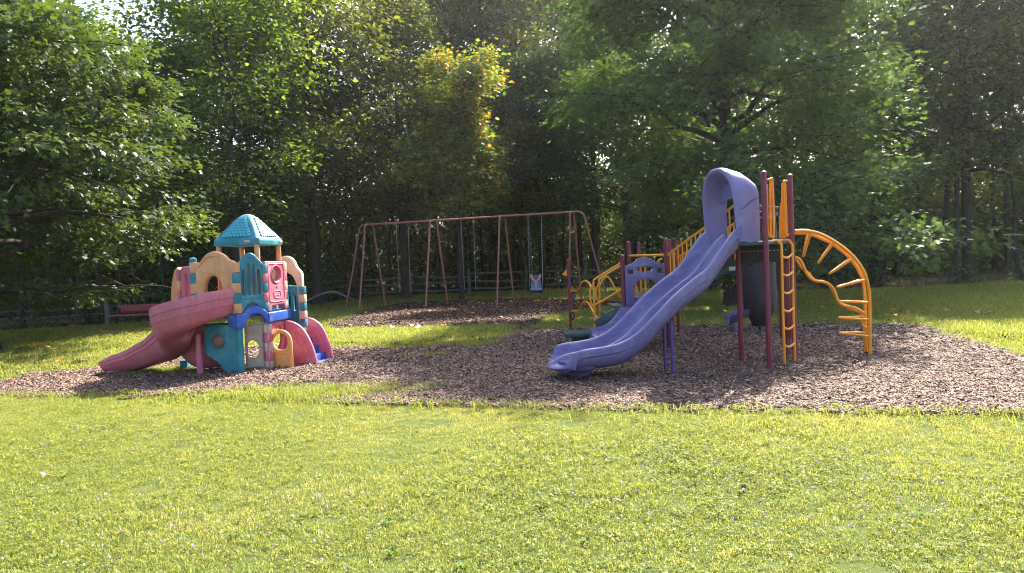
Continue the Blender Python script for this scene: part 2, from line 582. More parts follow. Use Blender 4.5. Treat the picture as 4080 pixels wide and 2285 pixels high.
# near lawn
x, y = cloud(60000, -9.5, 9.5, 3.2, 11.9)
k = in_view(x, y) & on_lawn(x, y) & (rng.uniform(0, 1, len(x)) < np.clip(9.0 / (y * 1.0), 0, 1.0)) & ((noise2(x, y, 7, 31) + .5 * noise2(x, y, 19, 32)) < rng.uniform(.35, .75, len(x)))
x, y = x[k], y[k]
n = len(x)
nz = noise2(x, y, 1.6, 5) + 0.5 * noise2(x, y, 5, 6)
scl = np.clip(0.92 + 0.5 * nz + rng.normal(0, .18, n), .4, 1.8)
near_protos = [tuft(60, 0.09, 0.010, 0.033, 0.0012, s, clover=9, dry=0.12, lean=.8) for s in range(4)] + \
              [tuft(46, 0.09, 0.010, 0.036, 0.0013, 20 + s, clover=22, dry=0.06, lean=.8) for s in range(3)] + \
              [tuft(62, 0.09, 0.010, 0.030, 0.0012, 40 + s, clover=3, dry=0.42, lean=.9) for s in range(3)] + \
              [tuft(44, 0.08, 0.02, 0.060, 0.0016, 50 + s, clover=3, dry=0.05, lean=.8) for s in range(2)]
pn = noise2(x, y, 1.1, 15) + .6 * noise2(x, y, 3.7, 16) + rng.normal(0, .28, n)
idx = np.where(pn > .42, 7 + rng.integers(0, 3, n), np.where(pn < -.42, 4 + rng.integers(0, 3, n), rng.integers(0, 4, n)))
idx = np.where((noise2(x, y, 4.5, 17) + rng.normal(0, .12, n)) > .62, 10 + rng.integers(0, 2, n), idx)
pos = np.stack([x, y, np.full(n, 0.0)], 1)
rot = np.stack([rng.normal(0, .12, n), rng.normal(0, .12, n), rng.uniform(0, 6.28, n)], 1)
scatter('near_lawn_grass', pos, rot, scl, near_protos, idx=idx, label='sunlit mown grass and clover of the foreground lawn', category='grass')

# lawn beyond the wood chips
x, y = cloud(90000, -26, 24, 10, 43)
k = in_view(x, y, 1.5) & on_lawn(x, y) & (rng.uniform(0, 1, len(x)) < np.clip(17.0 / y, 0.25, 1.0))
x, y = x[k], y[k]
n = len(x)
scl = np.clip(1.0 + 0.3 * noise2(x, y, .8, 8) + rng.normal(0, .15, n), .5, 1.7) * np.clip(y / 16, 1, 1.8)
far_protos = [tuft(30, 0.16, 0.03, 0.075, 0.0035, 60 + s, clover=6, dry=0.1) for s in range(4)] + [tuft(26, 0.16, 0.02, 0.06, 0.0035, 70 + s, clover=4, dry=0.3) for s in range(2)]
pos = np.stack([x, y, np.full(n, 0.0)], 1)
rot = np.stack([rng.normal(0, .12, n), rng.normal(0, .12, n), rng.uniform(0, 6.28, n)], 1)
scatter('far_lawn_grass', pos, rot, scl, far_protos, label='shaded and sunlit grass of the lawn behind the wood chips', category='grass')

# lush fringe along the bed edges and little green patches inside the bed
fx, fy = [], []
P_ = BED
seg = np.roll(P_, -1, 0) - P_
for a, s in zip(P_, seg):
    for k_ in range(9):
        q = a + s * rng.uniform() + rng.normal(0, 0.07, 2)
        fx.append(q[0]); fy.append(q[1])
for (cx_, cy_), (sx, sy), cnt in (((1125 + 590, 1425), (.22, .12), 90), ((620, 1490), (.30, .14), 260), ((700, 1478), (.25, .12), 160), ((1010, 1480), (.22, .10), 160), ((1090, 1470), (.18, .07), 120),
                                   ((1890, 1378), (.55, .3), 150), ((1230, 1575), (.7, .25), 900)):
    c = gp(cx_, cy_)
    fx += list(rng.normal(c[0], sx, cnt)); fy += list(rng.normal(c[1], sy, cnt))
fx, fy = np.array(fx), np.array(fy)
k = in_view(fx, fy, 1.0)
fx, fy = fx[k], fy[k]
n = len(fx)
lush = [tuft(16, 0.06, 0.03, 0.09, 0.003, 90 + s, clover=8, dry=0.03) for s in range(4)]
pos = np.stack([fx, fy, np.full(n, 0.0)], 1)
rot = np.stack([rng.normal(0, .15, n), rng.normal(0, .15, n), rng.uniform(0, 6.28, n)], 1)
scatter('edge_weeds', pos, rot, np.clip(rng.normal(1, .25, n), .5, 1.8), lush, label='lush weeds and grass creeping over the wood chip edges', category='weeds')

# wood chips
chip_stops = [(0.0, (0.034, 0.020, 0.015)), (0.3, (0.10, 0.058, 0.042)), (0.6, (0.20, 0.128, 0.096)), (0.85, (0.34, 0.245, 0.195)), (1.0, (0.52, 0.43, 0.37))]
def chipmat(name, stops):
    mt, t, b = newmat(name)
    a = N(t, 'ShaderNodeAttribute', attribute_name='rnd')
    r_ = ramp(t, a.outputs['Fac'], stops)
    t.links.new(r_.outputs[0], b.inputs['Base Color'])
    b.inputs['Roughness'].default_value = 0.8
    b.inputs['Specular IOR Level'].default_value = 0.25
    return mt
M['chip'] = chipmat('wood_chips', chip_stops)
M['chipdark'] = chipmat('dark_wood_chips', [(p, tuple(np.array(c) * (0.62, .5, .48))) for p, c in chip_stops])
def chips(nc, rad, seed, mat, size=1.0):
    r_ = np.random.default_rng(seed)
    V, F, rv = [], [], []
    for i in range(nc):
        a, rr = r_.uniform(0, 6.283), rad * math.sqrt(r_.uniform())
        l, w, h = r_.uniform(.016, .045) * size, r_.uniform(.006, .016) * size, r_.uniform(.003, .008) * size
        mt = Matrix.Translation((rr * math.cos(a), rr * math.sin(a), r_.uniform(0.0, .014))) @ Matrix.Rotation(r_.uniform(0, 6.283), 4, 'Z') @ Matrix.Rotation(r_.normal(0, .35), 4, 'Y') @ Matrix.Rotation(r_.normal(0, .4), 4, 'X')
        b = len(V)
        for q in ((-l, -w * .6, 0), (l * .8, -w, 0), (l, w * .5, 0), (-l * .8, w, 0), (-l * .9, -w * .5, h), (l * .75, -w * .8, h), (l * .9, w * .4, h), (-l * .75, w * .8, h)):
            V.append(mt @ Vector(q))
        for q in ((4, 5, 6, 7), (0, 1, 5, 4), (1, 2, 6, 5), (2, 3, 7, 6), (3, 0, 4, 7)):
            F.append([i_ + b for i_ in q])
        v = r_.beta(1.6, 2.4)
        rv += [v] * 5
    me = fast_mesh('chips', np.array([tuple(v) for v in V]), np.array(F), mat=mat)
    set_rnd(me, rv)
    return me
x, y = cloud(90000, -12, 11, 5.2, 18)
k = in_view(x, y, 1.0) & inpoly(x, y, BED) & (rng.uniform(0, 1, len(x)) < np.clip(9.5 / y, .3, 1))
x, y = x[k], y[k]
n = len(x)
hump = 0.010 + 0.012 * noise2(x, y, 2.5, 11)
rot = np.stack([rng.normal(0, .1, n), rng.normal(0, .1, n), rng.uniform(0, 6.28, n)], 1)
scatter('wood_chips', np.stack([x, y, hump], 1), rot, rng.uniform(.65, 1.05, n) * np.clip(y / 10, 1, 1.5), [chips(26, 0.13, s, M['chip']) for s in range(8)],
        label='loose pinkish brown wood chips of the playground bed', category='wood chips')
x, y = cloud(14000, -8, 6, 16, 35)
k = inpoly(x, y, SWB)
x, y = x[k], y[k]
n = len(x)
rot = np.stack([rng.normal(0, .1, n), rng.normal(0, .1, n), rng.uniform(0, 6.28, n)], 1)
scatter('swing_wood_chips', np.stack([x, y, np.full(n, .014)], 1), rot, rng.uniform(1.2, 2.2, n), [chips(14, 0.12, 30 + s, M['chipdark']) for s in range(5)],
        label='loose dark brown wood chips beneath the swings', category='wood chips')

# fallen leaves
M['fallen'] = leafmat('fallen_yellow_leaves', [(0.0, (0.20, 0.09, 0.02)), (0.4, (0.42, 0.24, 0.04)), (0.8, (0.58, 0.36, 0.06)), (1.0, (0.45, 0.15, 0.05))], 0.2, (1.2, 1.0, .6), 0.05)
def fallen(seed):
    r_ = np.random.default_rng(seed)
    s = 0.055
    a = np.linspace(0, 6.283, 9, endpoint=False)
    rr = s * np.where(np.arange(9) % 2 == 0, 1.0, .55) * r_.uniform(.8, 1.2, 9)
    V = np.stack([rr * np.cos(a), rr * np.sin(a), 0.012 + .012 * np.sin(2 * a + r_.uniform(0, 6))], 1)
    me = fast_mesh('fallen', V, np.arange(9)[None, :], mat=M['fallen'])
    set_rnd(me, [r_.uniform()])
    return me
x1, y1 = rng.normal(-1.0, 3.4, 2600), rng.normal(33.5, 3.6, 2600)
x2, y2 = rng.uniform(-7, 4, 260), rng.uniform(18, 30, 260)
x3, y3 = rng.uniform(2, 11, 240), rng.uniform(16, 27, 240)
x4, y4 = rng.uniform(-16, -5, 150), rng.uniform(14, 27, 150)
x, y = np.concatenate([x1, x2, x3, x4]), np.concatenate([y1, y2, y3, y4])
k = (y < 44) & (y > 11)
x, y = x[k], y[k]
n = len(x)
scatter('fallen_leaves', np.stack([x, y, np.full(n, .03)], 1), np.stack([rng.normal(0, .3, n), rng.normal(0, .3, n), rng.uniform(0, 6.28, n)], 1), rng.uniform(.8, 1.7, n), [fallen(s) for s in range(8)],
        label='yellow fallen leaves strewn around the swings and lawn', category='leaves')

# small purple clover and selfheal flowers, taller seed stalks
M['flower'] = leafmat('pale_purple_flowers', [(0, (0.10, 0.05, 0.10)), (.6, (.22, .14, .22)), (1, (.40, .32, .38))], .15, (1, 1, 1), .03)
def flower(seed):
    r_ = np.random.default_rng(seed)
    mb_v, mb_f, rv = [], [], []
    h = r_.uniform(.04, .075)
    for k_ in range(10):
        a, z = r_.uniform(0, 6.283), r_.uniform(h - .018, h)
        c = np.array([math.cos(a) * .006, math.sin(a) * .006, z])
        b = len(mb_v)
        d = np.array([math.cos(a), math.sin(a), .6]) * .008
        s = np.array([-math.sin(a), math.cos(a), 0]) * .004
        mb_v += [c - s, c + s, c + d + s, c + d - s]
        mb_f.append([b, b + 1, b + 2, b + 3]); rv.append(r_.uniform())
    me = fast_mesh('flower', mb_v, np.array(mb_f), mat=M['flower'])
    set_rnd(me, rv)
    return me
x, y = cloud(1500, -6, 6, 3.3, 8)
k = in_view(x, y) & on_lawn(x, y) & (noise2(x, y, 1.4, 21) > 0.12)
x, y = x[k], y[k]
n = len(x)
scatter('lawn_flowers', np.stack([x, y, np.zeros(n)], 1), np.stack([rng.normal(0, .2, n), rng.normal(0, .2, n), rng.uniform(0, 6.28, n)], 1), rng.uniform(.5, .95, n), [flower(s) for s in range(5)],
        label='tiny pale purple wildflowers dotted in the foreground lawn', category='flowers')
x, y = cloud(1500, -7, 6, 4, 10)
ed = np.min(np.abs(x[:, None] - BED[None, :, 0]) + np.abs(y[:, None] - BED[None, :, 1]), axis=1)
k = in_view(x, y) & on_lawn(x, y) & (ed < .9)
x, y = x[k], y[k]
n = len(x)
scatter('grass_stalks', np.stack([x, y, np.zeros(n)], 1), np.stack([rng.normal(0, .2, n), rng.normal(0, .2, n), rng.uniform(0, 6.28, n)], 1), rng.uniform(.8, 1.4, n),
        [tuft(3, .02, .06, .13, .0014, 140 + s, lean=.4, dry=.5) for s in range(4)], label='thin seed stalks standing along the lawn edge', category='grass')
# low broad-leaved weeds
M['broad'] = leafmat('broad_weed_leaves', [(0, (.05, .10, .02)), (.6, (.10, .16, .03)), (1, (.17, .22, .05))], .4, (1.4, 1.3, .6), .012, .6)
def rosette(seed):
    r_ = np.random.default_rng(seed)
    V, L, S, rv = [], [], [], []
    nl = r_.integers(6, 11)
    for k_ in range(nl):
        a = k_ * 6.283 / nl + r_.normal(0, .3)
        ln, w_ = r_.uniform(.045, .10), r_.uniform(.010, .018)
        d, s_ = np.array([math.cos(a), math.sin(a), 0]), np.array([-math.sin(a), math.cos(a), 0])
        z = r_.uniform(.03, .06)
        pts = [d * .008, d * ln * .4 + s_ * w_ + [0, 0, z * .8], d * ln * .75 + s_ * w_ * .9 + [0, 0, z], d * ln + [0, 0, z * .7], d * ln * .75 - s_ * w_ * .9 + [0, 0, z], d * ln * .4 - s_ * w_ + [0, 0, z * .8]]
        S.append(len(L)); L.extend(range(len(V), len(V) + 6)); V.extend(pts); rv.append(r_.uniform())
    me = fast_mesh('rosette', V, None, L, S, mat=M['broad'])
    set_rnd(me, rv)
    return me
x, y = cloud(420, -7, 7, 3.3, 11)
k = in_view(x, y) & on_lawn(x, y) & (noise2(x, y, 2.2, 41) > -.05)
x, y = x[k], y[k]
n = len(x)
scatter('lawn_weeds', np.stack([x, y, np.full(n, .008)], 1), np.stack([rng.normal(0, .1, n), rng.normal(0, .1, n), rng.uniform(0, 6.28, n)], 1), rng.uniform(.28, .62, n), [rosette(s) for s in range(6)],
        label='low broad leaved weeds scattered through the foreground lawn', category='weeds')
# one dry brown leaf lying on the grass at the left
c = gp(178, 1916)
me = fallen(4).copy()
me.materials[0] = leafmat('dry_brown_leaf', [(0, (.22, .085, .04)), (1, (.22, .085, .04))], .1, (1, 1, 1), .05)
ob = link('fallen_leaf', me, None, label='single dry brown leaf lying on the foreground grass', category='leaf')
ob.location = (c[0], c[1], .045)
ob.rotation_euler = (.5, .3, 1)
ob.scale = (.62, .5, .8)
c = gp(3420, 1528)
ob = link('fallen_leaf', me, None, label='single orange brown leaf on the sunlit wood chips', category='leaf')
ob.location = (c[0], c[1], .02)
ob.rotation_euler = (.2, -.2, 2)
ob.scale = (.9,) * 3
# ------------------------------------------------------------------ trees
OAK = [(0.0, 0), (0.31, .26), (0.09, .40), (0.42, .60), (0.13, .70), (0, 1.0), (-0.13, .70), (-0.42, .60), (-0.09, .40), (-0.31, .26)]
MAPLE = [(0.03, 0), (0.34, .05), (0.28, .30), (0.55, .52), (0.22, .60), (0.0, 1.0), (-0.22, .60), (-0.55, .52), (-0.28, .30), (-0.34, .05)]
OVAL = [(0, 0), (.26, .3), (.22, .7), (0, 1.0), (-.22, .7), (-.26, .3)]
DIAM = [(0, 0), (.30, .48), (0, 1.0), (-.30, .48)]

def leaf_mesh(name, cen, out, per, sig, size, tmpl, mat, seed, droop=.3, tilt=.5, jit=.35, mats=None, vfun=None):
    """leaves gathered round spray centres; out = outward direction of every spray"""
    r_ = np.random.default_rng(seed)
    cen = np.repeat(cen, per, 0)
    out = np.repeat(out, per, 0)
    n = len(cen)
    off = r_.normal(0, 1, (n, 3)) * np.array(sig)
    pos = cen + off
    hd = off * np.array([1, 1, .2]) / (np.array(sig)[0] + 1e-6) * .5 + out * .8 + r_.normal(0, .45, (n, 3))
    hd[:, 2] -= droop
    ax = hd / (np.linalg.norm(hd, axis=1)[:, None] + 1e-9)
    nr = np.array([0, 0, 1.0]) + r_.normal(0, tilt, (n, 3)) + out * .25
    nr -= ax * np.sum(nr * ax, 1)[:, None]
    nr /= np.linalg.norm(nr, axis=1)[:, None] + 1e-9
    sd = np.cross(ax, nr)
    s = size * np.clip(r_.normal(1, .32, n), .4, 1.8)
    T = np.array(tmpl)
    kz = -np.abs(T[:, 0]) * .25 - (T[:, 1] - .4) ** 2 * .25
    k_ = len(T)
    V = pos[:, None, :] + s[:, None, None] * (T[None, :, 0, None] * sd[:, None, :] + T[None, :, 1, None] * ax[:, None, :] + kz[None, :, None] * nr[:, None, :])
    me = fast_mesh(name, V.reshape(-1, 3), np.arange(n * k_).reshape(n, k_), mat=mat)
    # tone: each spray has its own mean, each leaf differs a little
    base = np.repeat(r_.uniform(0.15, .85, n // per), per)
    rv = np.clip(base * .6 + r_.uniform(0, .4, n) + r_.normal(0, .06, n), 0, 1)
    set_rnd(me, rv)
    if mats:
        for q in mats:
            me.materials.append(q)
        me.polygons.foreach_set('material_index', vfun(pos, r_).astype(np.int32))
    return me

def tree_skeleton(H, base, Rc, nl, nsec, seed, prof, rise=(.15, .75), trunk_r=.2, droop=.0, lean=(0, 0), sides=7, wig=.06, zmin=.25, lenf=None, rag=(.78, 1.15)):
    """trunk + limbs + side branches; returns branch mesh arrays and spray centres / directions"""
    r_ = np.random.default_rng(seed)
    mb = MB()
    tz = np.linspace(0, 1, 9)
    tp = np.stack([lean[0] * tz ** 1.5 * H + np.cumsum(r_.normal(0, wig, 9)), lean[1] * tz ** 1.5 * H + np.cumsum(r_.normal(0, wig, 9)), tz * H * .96], 1)
    tp[0, :2] = 0
    tr = trunk_r * (1.05 - tz) ** .8
    tr[0] *= 1.45
    tp = np.vstack([tp[:1] + [0, 0, -.15], tp[:1] + [0, 0, .25], tp[1:]])
    tr = np.concatenate([[tr[0] * 1.15], [tr[0] * .8], tr[1:]])
    mb.tube(tp, tr, 10, smooth=3)
    cen, out = [], []
    az = r_.uniform(0, 6.28)
    for i in range(nl):
        u = (i + .5) / nl
        z0 = base + (H * .93 - base) * u ** .9
        az += 2.4 + r_.normal(0, .3)
        L = Rc * prof(u) * r_.uniform(*rag)
        if lenf:
            L *= lenf(az, u)
        el = rise[0] + (rise[1] - rise[0]) * u + r_.normal(0, .12)
        p0 = np.array([np.interp(z0, tp[:, 2], tp[:, 0]), np.interp(z0, tp[:, 2], tp[:, 1]), z0])
        d = np.array([math.cos(az) * math.cos(el), math.sin(az) * math.cos(el), math.sin(el)])
        t = np.linspace(0, 1, 6)[:, None]
        sag = np.array([0, 0, 1.0]) * (-(droop) * L * t ** 2.2)
        pts = p0 + d * L * t + sag + np.cumsum(r_.normal(0, .035 * L, (6, 3)) * (t > 0), 0)
        pts[:, 2] = np.maximum(pts[:, 2], zmin + .3)
        lr = max(.018, trunk_r * .42 * (1 - u * .6))
        mb.tube(pts, [lr, lr * .55, .012], sides, smooth=2)
        for j in range(nsec):
            f_ = .28 + .72 * (j + r_.uniform(.2, .9)) / nsec
            q = np.array([np.interp(f_, t[:, 0], pts[:, c_]) for c_ in range(3)])
            sgn = 1 if j % 2 else -1
            a2 = az + sgn * r_.uniform(.5, 1.2)
            l2 = L * (.42 - .22 * f_) * r_.uniform(.8, 1.3) + .35
            d2 = np.array([math.cos(a2), math.sin(a2), r_.normal(.12, .25) - droop * .5])
            s2 = np.array([q, q + d2 * l2 * .5, q + d2 * l2 + np.array([0, 0, -droop * .35 * l2])])
            s2[:, 2] = np.maximum(s2[:, 2], zmin)
            mb.tube(s2, [.022, .008], 4, caps=False)
            for w in (.35, .7, 1.0):
                c_ = q + (s2[2] - q) * w + r_.normal(0, .1, 3)
                cen.append(c_)
                out.append(d2 / np.linalg.norm(d2))
        cen.append(pts[-1])
        out.append(d)
    cen, out = np.array(cen), np.array(out)
    cen[:, 2] = np.maximum(cen[:, 2], zmin)
    return mb, cen, out

LM = dict(
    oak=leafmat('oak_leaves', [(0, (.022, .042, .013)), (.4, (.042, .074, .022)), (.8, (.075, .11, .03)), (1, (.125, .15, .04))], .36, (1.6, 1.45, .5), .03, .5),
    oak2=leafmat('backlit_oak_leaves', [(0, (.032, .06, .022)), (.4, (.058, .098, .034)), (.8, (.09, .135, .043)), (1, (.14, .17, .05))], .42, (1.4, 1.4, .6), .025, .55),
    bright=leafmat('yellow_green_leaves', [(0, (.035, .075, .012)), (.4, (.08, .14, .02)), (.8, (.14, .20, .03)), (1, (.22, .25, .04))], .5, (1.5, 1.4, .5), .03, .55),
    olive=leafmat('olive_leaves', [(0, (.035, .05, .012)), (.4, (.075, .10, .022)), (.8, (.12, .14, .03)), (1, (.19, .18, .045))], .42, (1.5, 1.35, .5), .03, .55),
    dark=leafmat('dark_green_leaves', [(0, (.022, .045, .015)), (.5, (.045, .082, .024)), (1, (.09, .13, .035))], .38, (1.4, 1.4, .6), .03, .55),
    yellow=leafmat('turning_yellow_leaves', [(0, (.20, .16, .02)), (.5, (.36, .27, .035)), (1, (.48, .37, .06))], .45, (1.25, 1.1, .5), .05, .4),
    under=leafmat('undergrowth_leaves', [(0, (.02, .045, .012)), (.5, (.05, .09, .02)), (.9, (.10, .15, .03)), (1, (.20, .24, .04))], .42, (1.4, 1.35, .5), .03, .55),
)
round_prof = lambda u: math.sqrt(max(.05, 1 - (2 * (u - .42)) ** 2 * .8)) if u > .42 else .72 + .28 * u / .42
tall_prof = lambda u: max(.28, 1 - .75 * u ** 1.6) * (.75 + .25 * min(1, u * 5))
skirt_prof = lambda u: max(.3, 1.0 - .72 * u ** 1.9)

def plant_tree(name, label, x, y, tr_me, cr_me, rz=0.0, s=1.0, sz=1.0, group=None, cat='tree'):
    e = thing(name, label, cat, (x, y, 0), rz, group)
    e.scale = (s, s, s * sz)
    link('trunk', tr_me, e)
    link('crown', cr_me, e)
    return e
def tmesh(mb, mat):
    me = bpy.data.meshes.new('trunk')
    me.from_pydata(mb.v, [], mb.f)
    me.materials.append(mat)
    me.polygons.foreach_set('use_smooth', np.ones(len(me.polygons), bool))
    me.update()
    return me

# left oak, close, boughs drooping almost to the lawn
mb, cen, out = tree_skeleton(8.3, 1.1, 5.4, 46, 8, 11, skirt_prof, (.18, .8), .24, droop=.30, zmin=1.1, lenf=lambda a, u: .5 if (u < .14 and math.cos(a + .4) > .1) else 1.0)
oakA_t = tmesh(mb, M['bark'])
xw = -12.6 + cen[:, 0] * math.cos(.4) - cen[:, 1] * math.sin(.4)       # boughs lift clear of the bench
kp = ~((xw > -10.9) & (cen[:, 2] < 2.15)) & ~((xw > -8.6) & (cen[:, 2] < 2.7))
cen, out = cen[kp], out[kp]
oakA_c = leaf_mesh('crown', cen, out, 52, (.27, .27, .10), .155, OAK, LM['oak'], 12, droop=.35, tilt=.5)
plant_tree('oak_tree', 'large glossy oak with boughs drooping towards the bench at the left edge', -12.6, 17.6, oakA_t, oakA_c, .4)
# right oak, backlit, behind the slide tower
mb, cen, out = tree_skeleton(12.0, 1.5, 5.7, 46, 9, 23, lambda u: max(.34, 1.0 - .66 * u ** 2.0), (.05, .75), .30, droop=.16, zmin=.95, lenf=lambda a, u: .55 if (u < .3 and math.cos(a + 1.0) < -.15) else 1.0)
oakB_t = tmesh(mb, M['bark'])
xw = 6.75 + cen[:, 0] * math.cos(1.0) - cen[:, 1] * math.sin(1.0)      # no low boughs over the lawn towards the swings
kp = ~((xw < 3.9) & (cen[:, 2] < 3.6)) & ~((xw < 2.2) & (cen[:, 2] < 4.6))
cen, out = cen[kp], out[kp]
oakB_c = leaf_mesh('crown', cen, out, 58, (.33, .33, .19), .16, OAK, LM['oak2'], 24, droop=.35, tilt=.55)
plant_tree('oak_tree', 'broad backlit oak standing on the lawn right behind the slide tower', 6.75, 22.4, oakB_t, oakB_c, 1.0)

# shared woodland kinds
mb, cen, out = tree_skeleton(14.0, 3.0, 4.2, 34, 7, 31, round_prof, (.2, .9), .20, droop=.03)
kA_t = tmesh(mb, M['bark'])
kA_bright = leaf_mesh('crown', cen, out, 30, (.42, .42, .26), .17, OVAL, LM['bright'], 32)
kA_olive = kA_bright.copy(); kA_olive.materials[0] = LM['olive']
mb, cen, out = tree_skeleton(16.0, 4.0, 3.9, 36, 7, 41, tall_prof, (.25, .9), .22, droop=.05)
kB_t = tmesh(mb, M['bark'])
kB_dark = leaf_mesh('crown', cen, out, 30, (.42, .42, .28), .17, OVAL, LM['dark'], 42)
kB_olive = kB_dark.copy(); kB_olive.materials[0] = LM['olive']
mb, cen, out = tree_skeleton(12.3, 4.0, 2.7, 26, 7, 51, lambda u: .8 + .3 * math.sin(u * 9) - .45 * u * u, (.25, .9), .13, droop=.05, rag=(.4, 1.5), lean=(.05, 0))
kY_t = tmesh(mb, M['bark'])
kY_c = leaf_mesh('crown', cen, out, 30, (.36, .36, .24), .17, MAPLE, LM['bright'], 52, mats=[LM['yellow']],
                 vfun=lambda p, r_: (r_.uniform(0, 1, len(p)) < np.repeat(np.where(r_.uniform(0, 1, len(p) // 30) < .4, .7, .06), 30)))
# slender understorey tree: bare dark stem, thin crown
mb, cen, out = tree_skeleton(11.5, 4.5, 2.0, 18, 5, 61, tall_prof, (.3, 1.0), .10, droop=0.0, wig=.1)
kS_t = tmesh(mb, M['bark'])
kS_c = leaf_mesh('crown', cen, out, 26, (.36, .36, .24), .16, DIAM, LM['dark'], 62)
kS_o = kS_c.copy(); kS_o.materials[0] = LM['bright']

T = plant_tree
T('broadleaf_tree', 'bright yellow green tree rising behind the oak and above the playhouse roof', -10.6, 28.5, kA_t, kA_bright, .3, .98, 1.0)
T('broadleaf_tree', 'dark leafy tree at the far left edge behind the drooping oak', -19.5, 26.5, kA_t, kA_olive, 2.0, .74)
T('broadleaf_tree', 'leafy green tree under the patch of sky at upper left', -16.4, 29.5, kA_t, kA_bright, 4.0, .85)
T('broadleaf_tree', 'olive tree with forked dark limbs between playhouse and swing set', -8.9, 34.0, kA_t, kA_olive, 1.2, 1.10)
T('broadleaf_tree', 'tall olive tree behind the left bay of the swing set', -5.6, 39.0, kB_t, kB_olive, .6, 1.02)
T('maple_tree', 'maple turning yellow above the middle of the swing set', -2.3, 33.5, kY_t, kY_c, 0.5, .88)
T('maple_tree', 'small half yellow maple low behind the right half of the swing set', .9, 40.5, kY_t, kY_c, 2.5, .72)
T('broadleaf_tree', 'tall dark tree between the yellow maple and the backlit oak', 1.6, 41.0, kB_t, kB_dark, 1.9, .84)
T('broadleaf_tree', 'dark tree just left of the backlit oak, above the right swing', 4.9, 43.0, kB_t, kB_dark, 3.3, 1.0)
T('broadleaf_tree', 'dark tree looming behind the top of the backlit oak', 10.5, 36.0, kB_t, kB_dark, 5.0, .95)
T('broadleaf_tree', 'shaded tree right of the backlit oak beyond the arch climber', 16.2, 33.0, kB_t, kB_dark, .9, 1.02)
T('broadleaf_tree', 'tall dark tree added behind the left side of the backlit oak to shade the swing bed', 5.7, 36.5, kB_t, kB_dark, 2.4, .96)  # added for the shadow it throws on the swing bed
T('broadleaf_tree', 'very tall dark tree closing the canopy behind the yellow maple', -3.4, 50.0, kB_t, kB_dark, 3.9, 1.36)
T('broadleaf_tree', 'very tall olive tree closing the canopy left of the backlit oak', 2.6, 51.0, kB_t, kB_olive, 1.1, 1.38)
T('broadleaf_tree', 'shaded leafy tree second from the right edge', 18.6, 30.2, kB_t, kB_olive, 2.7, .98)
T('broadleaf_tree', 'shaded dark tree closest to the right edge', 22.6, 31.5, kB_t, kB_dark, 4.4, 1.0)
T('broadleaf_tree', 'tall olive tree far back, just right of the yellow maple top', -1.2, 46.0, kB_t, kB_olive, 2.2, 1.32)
T('broadleaf_tree', 'pale green tree crown filling the top left of centre', -13.5, 38.5, kA_t, kA_bright, 5.2, 1.15)
slim = [(-17.2, 25.9, 'slim stem in deep shade nearest the left edge of the lawn'), (-15.7, 27.3, 'slim stem in deep shade left of the bench'), (-13.2, 29.4, 'slim dark stem between the bench and the playhouse'),
        (-10.6, 31.5, 'slim dark stem behind the playhouse roof'), (-9.3, 36.5, 'slim dark stem just right of the playhouse'), (-8.0, 38.5, 'slim dark stem behind the leftmost leg of the swing set'),
        (-7.2, 43.2, 'slim dark stem between the left end legs and the left empty swing'), (-4.4, 44.0, 'slim dark stem behind the second pair of swing frame legs'), (-2.9, 43.8, 'slim dark stem behind the middle empty swing'),
        (-.8, 44.2, 'slim dark stem behind the third pair of swing frame legs'), (2.9, 43.0, 'slim dark stem behind the right end leg of the swing set'), (8.6, 31.8, 'slim dark stem behind the slide hood under the backlit oak'),
        (13.0, 30.4, 'slim dark stem seen through the arch climber'), (15.0, 30.0, 'slim dark stem right of the arch climber'), (17.6, 29.2, 'slim dark stem second from the right edge'), (20.3, 29.4, 'slim dark stem at the right edge of the woods')]
for i, (x, y, lb) in enumerate(slim):
    T('slender_tree', lb, x, y, kS_t, kS_o if i % 5 == 2 else kS_c, i * 1.7, .85 + .3 * ((i * 37) % 10) / 10, 1.0, 'slender stems along the forest edge')

# the wood behind reads as one mass
r_ = np.random.default_rng(77)
n = 4600
bx = r_.uniform(-42, 44, n)
by = r_.uniform(0, 1, n) * 15 + np.interp(bx, [-42, -16, -10, 8, 12, 44], [36, 38, 44, 48, 40, 37])
bz = .2 + 17.3 * r_.uniform(0, 1, n) ** 1.2 * np.interp(bx, [-16, -8, 12, 20], [1, 1.3, 1.3, 1.1])
lx_ = r_.uniform(-44, 46, 3200)
bx = np.concatenate([bx, lx_]); by = np.concatenate([by, r_.uniform(2, 14, 3200) + np.interp(lx_, [-44, -16, -10, 8, 12, 46], [36, 38, 46, 50, 42, 38])]); bz = np.concatenate([bz, r_.uniform(.2, 7.5, 3200)])
# one hole in the far canopy, where the sky shows above the left oak
keep = ~((bx / by > -.66) & (bx / by < -.42) & (bz > 11.2))
bx, by, bz = bx[keep], by[keep], bz[keep]
cen = np.stack([bx, by, bz], 1)
od = r_.normal(0, 1, (len(cen), 3)); od[:, 1] -= .6
od /= np.linalg.norm(od, axis=1)[:, None]
me = leaf_mesh('wood', cen, od, 56, (.62, .62, .36), .30, DIAM, LM['dark'], 78, mats=[LM['olive'], LM['bright']],
               vfun=lambda p, q: np.repeat(np.where(q.uniform(0, 1, len(p) // 56) < .42, 1, np.where(q.uniform(0, 1, len(p) // 56) < .2, 2, 0)), 56))
link('far_wood', me, None, kind='stuff', label='dense dark wood filling the background behind all the trees', category='woodland')
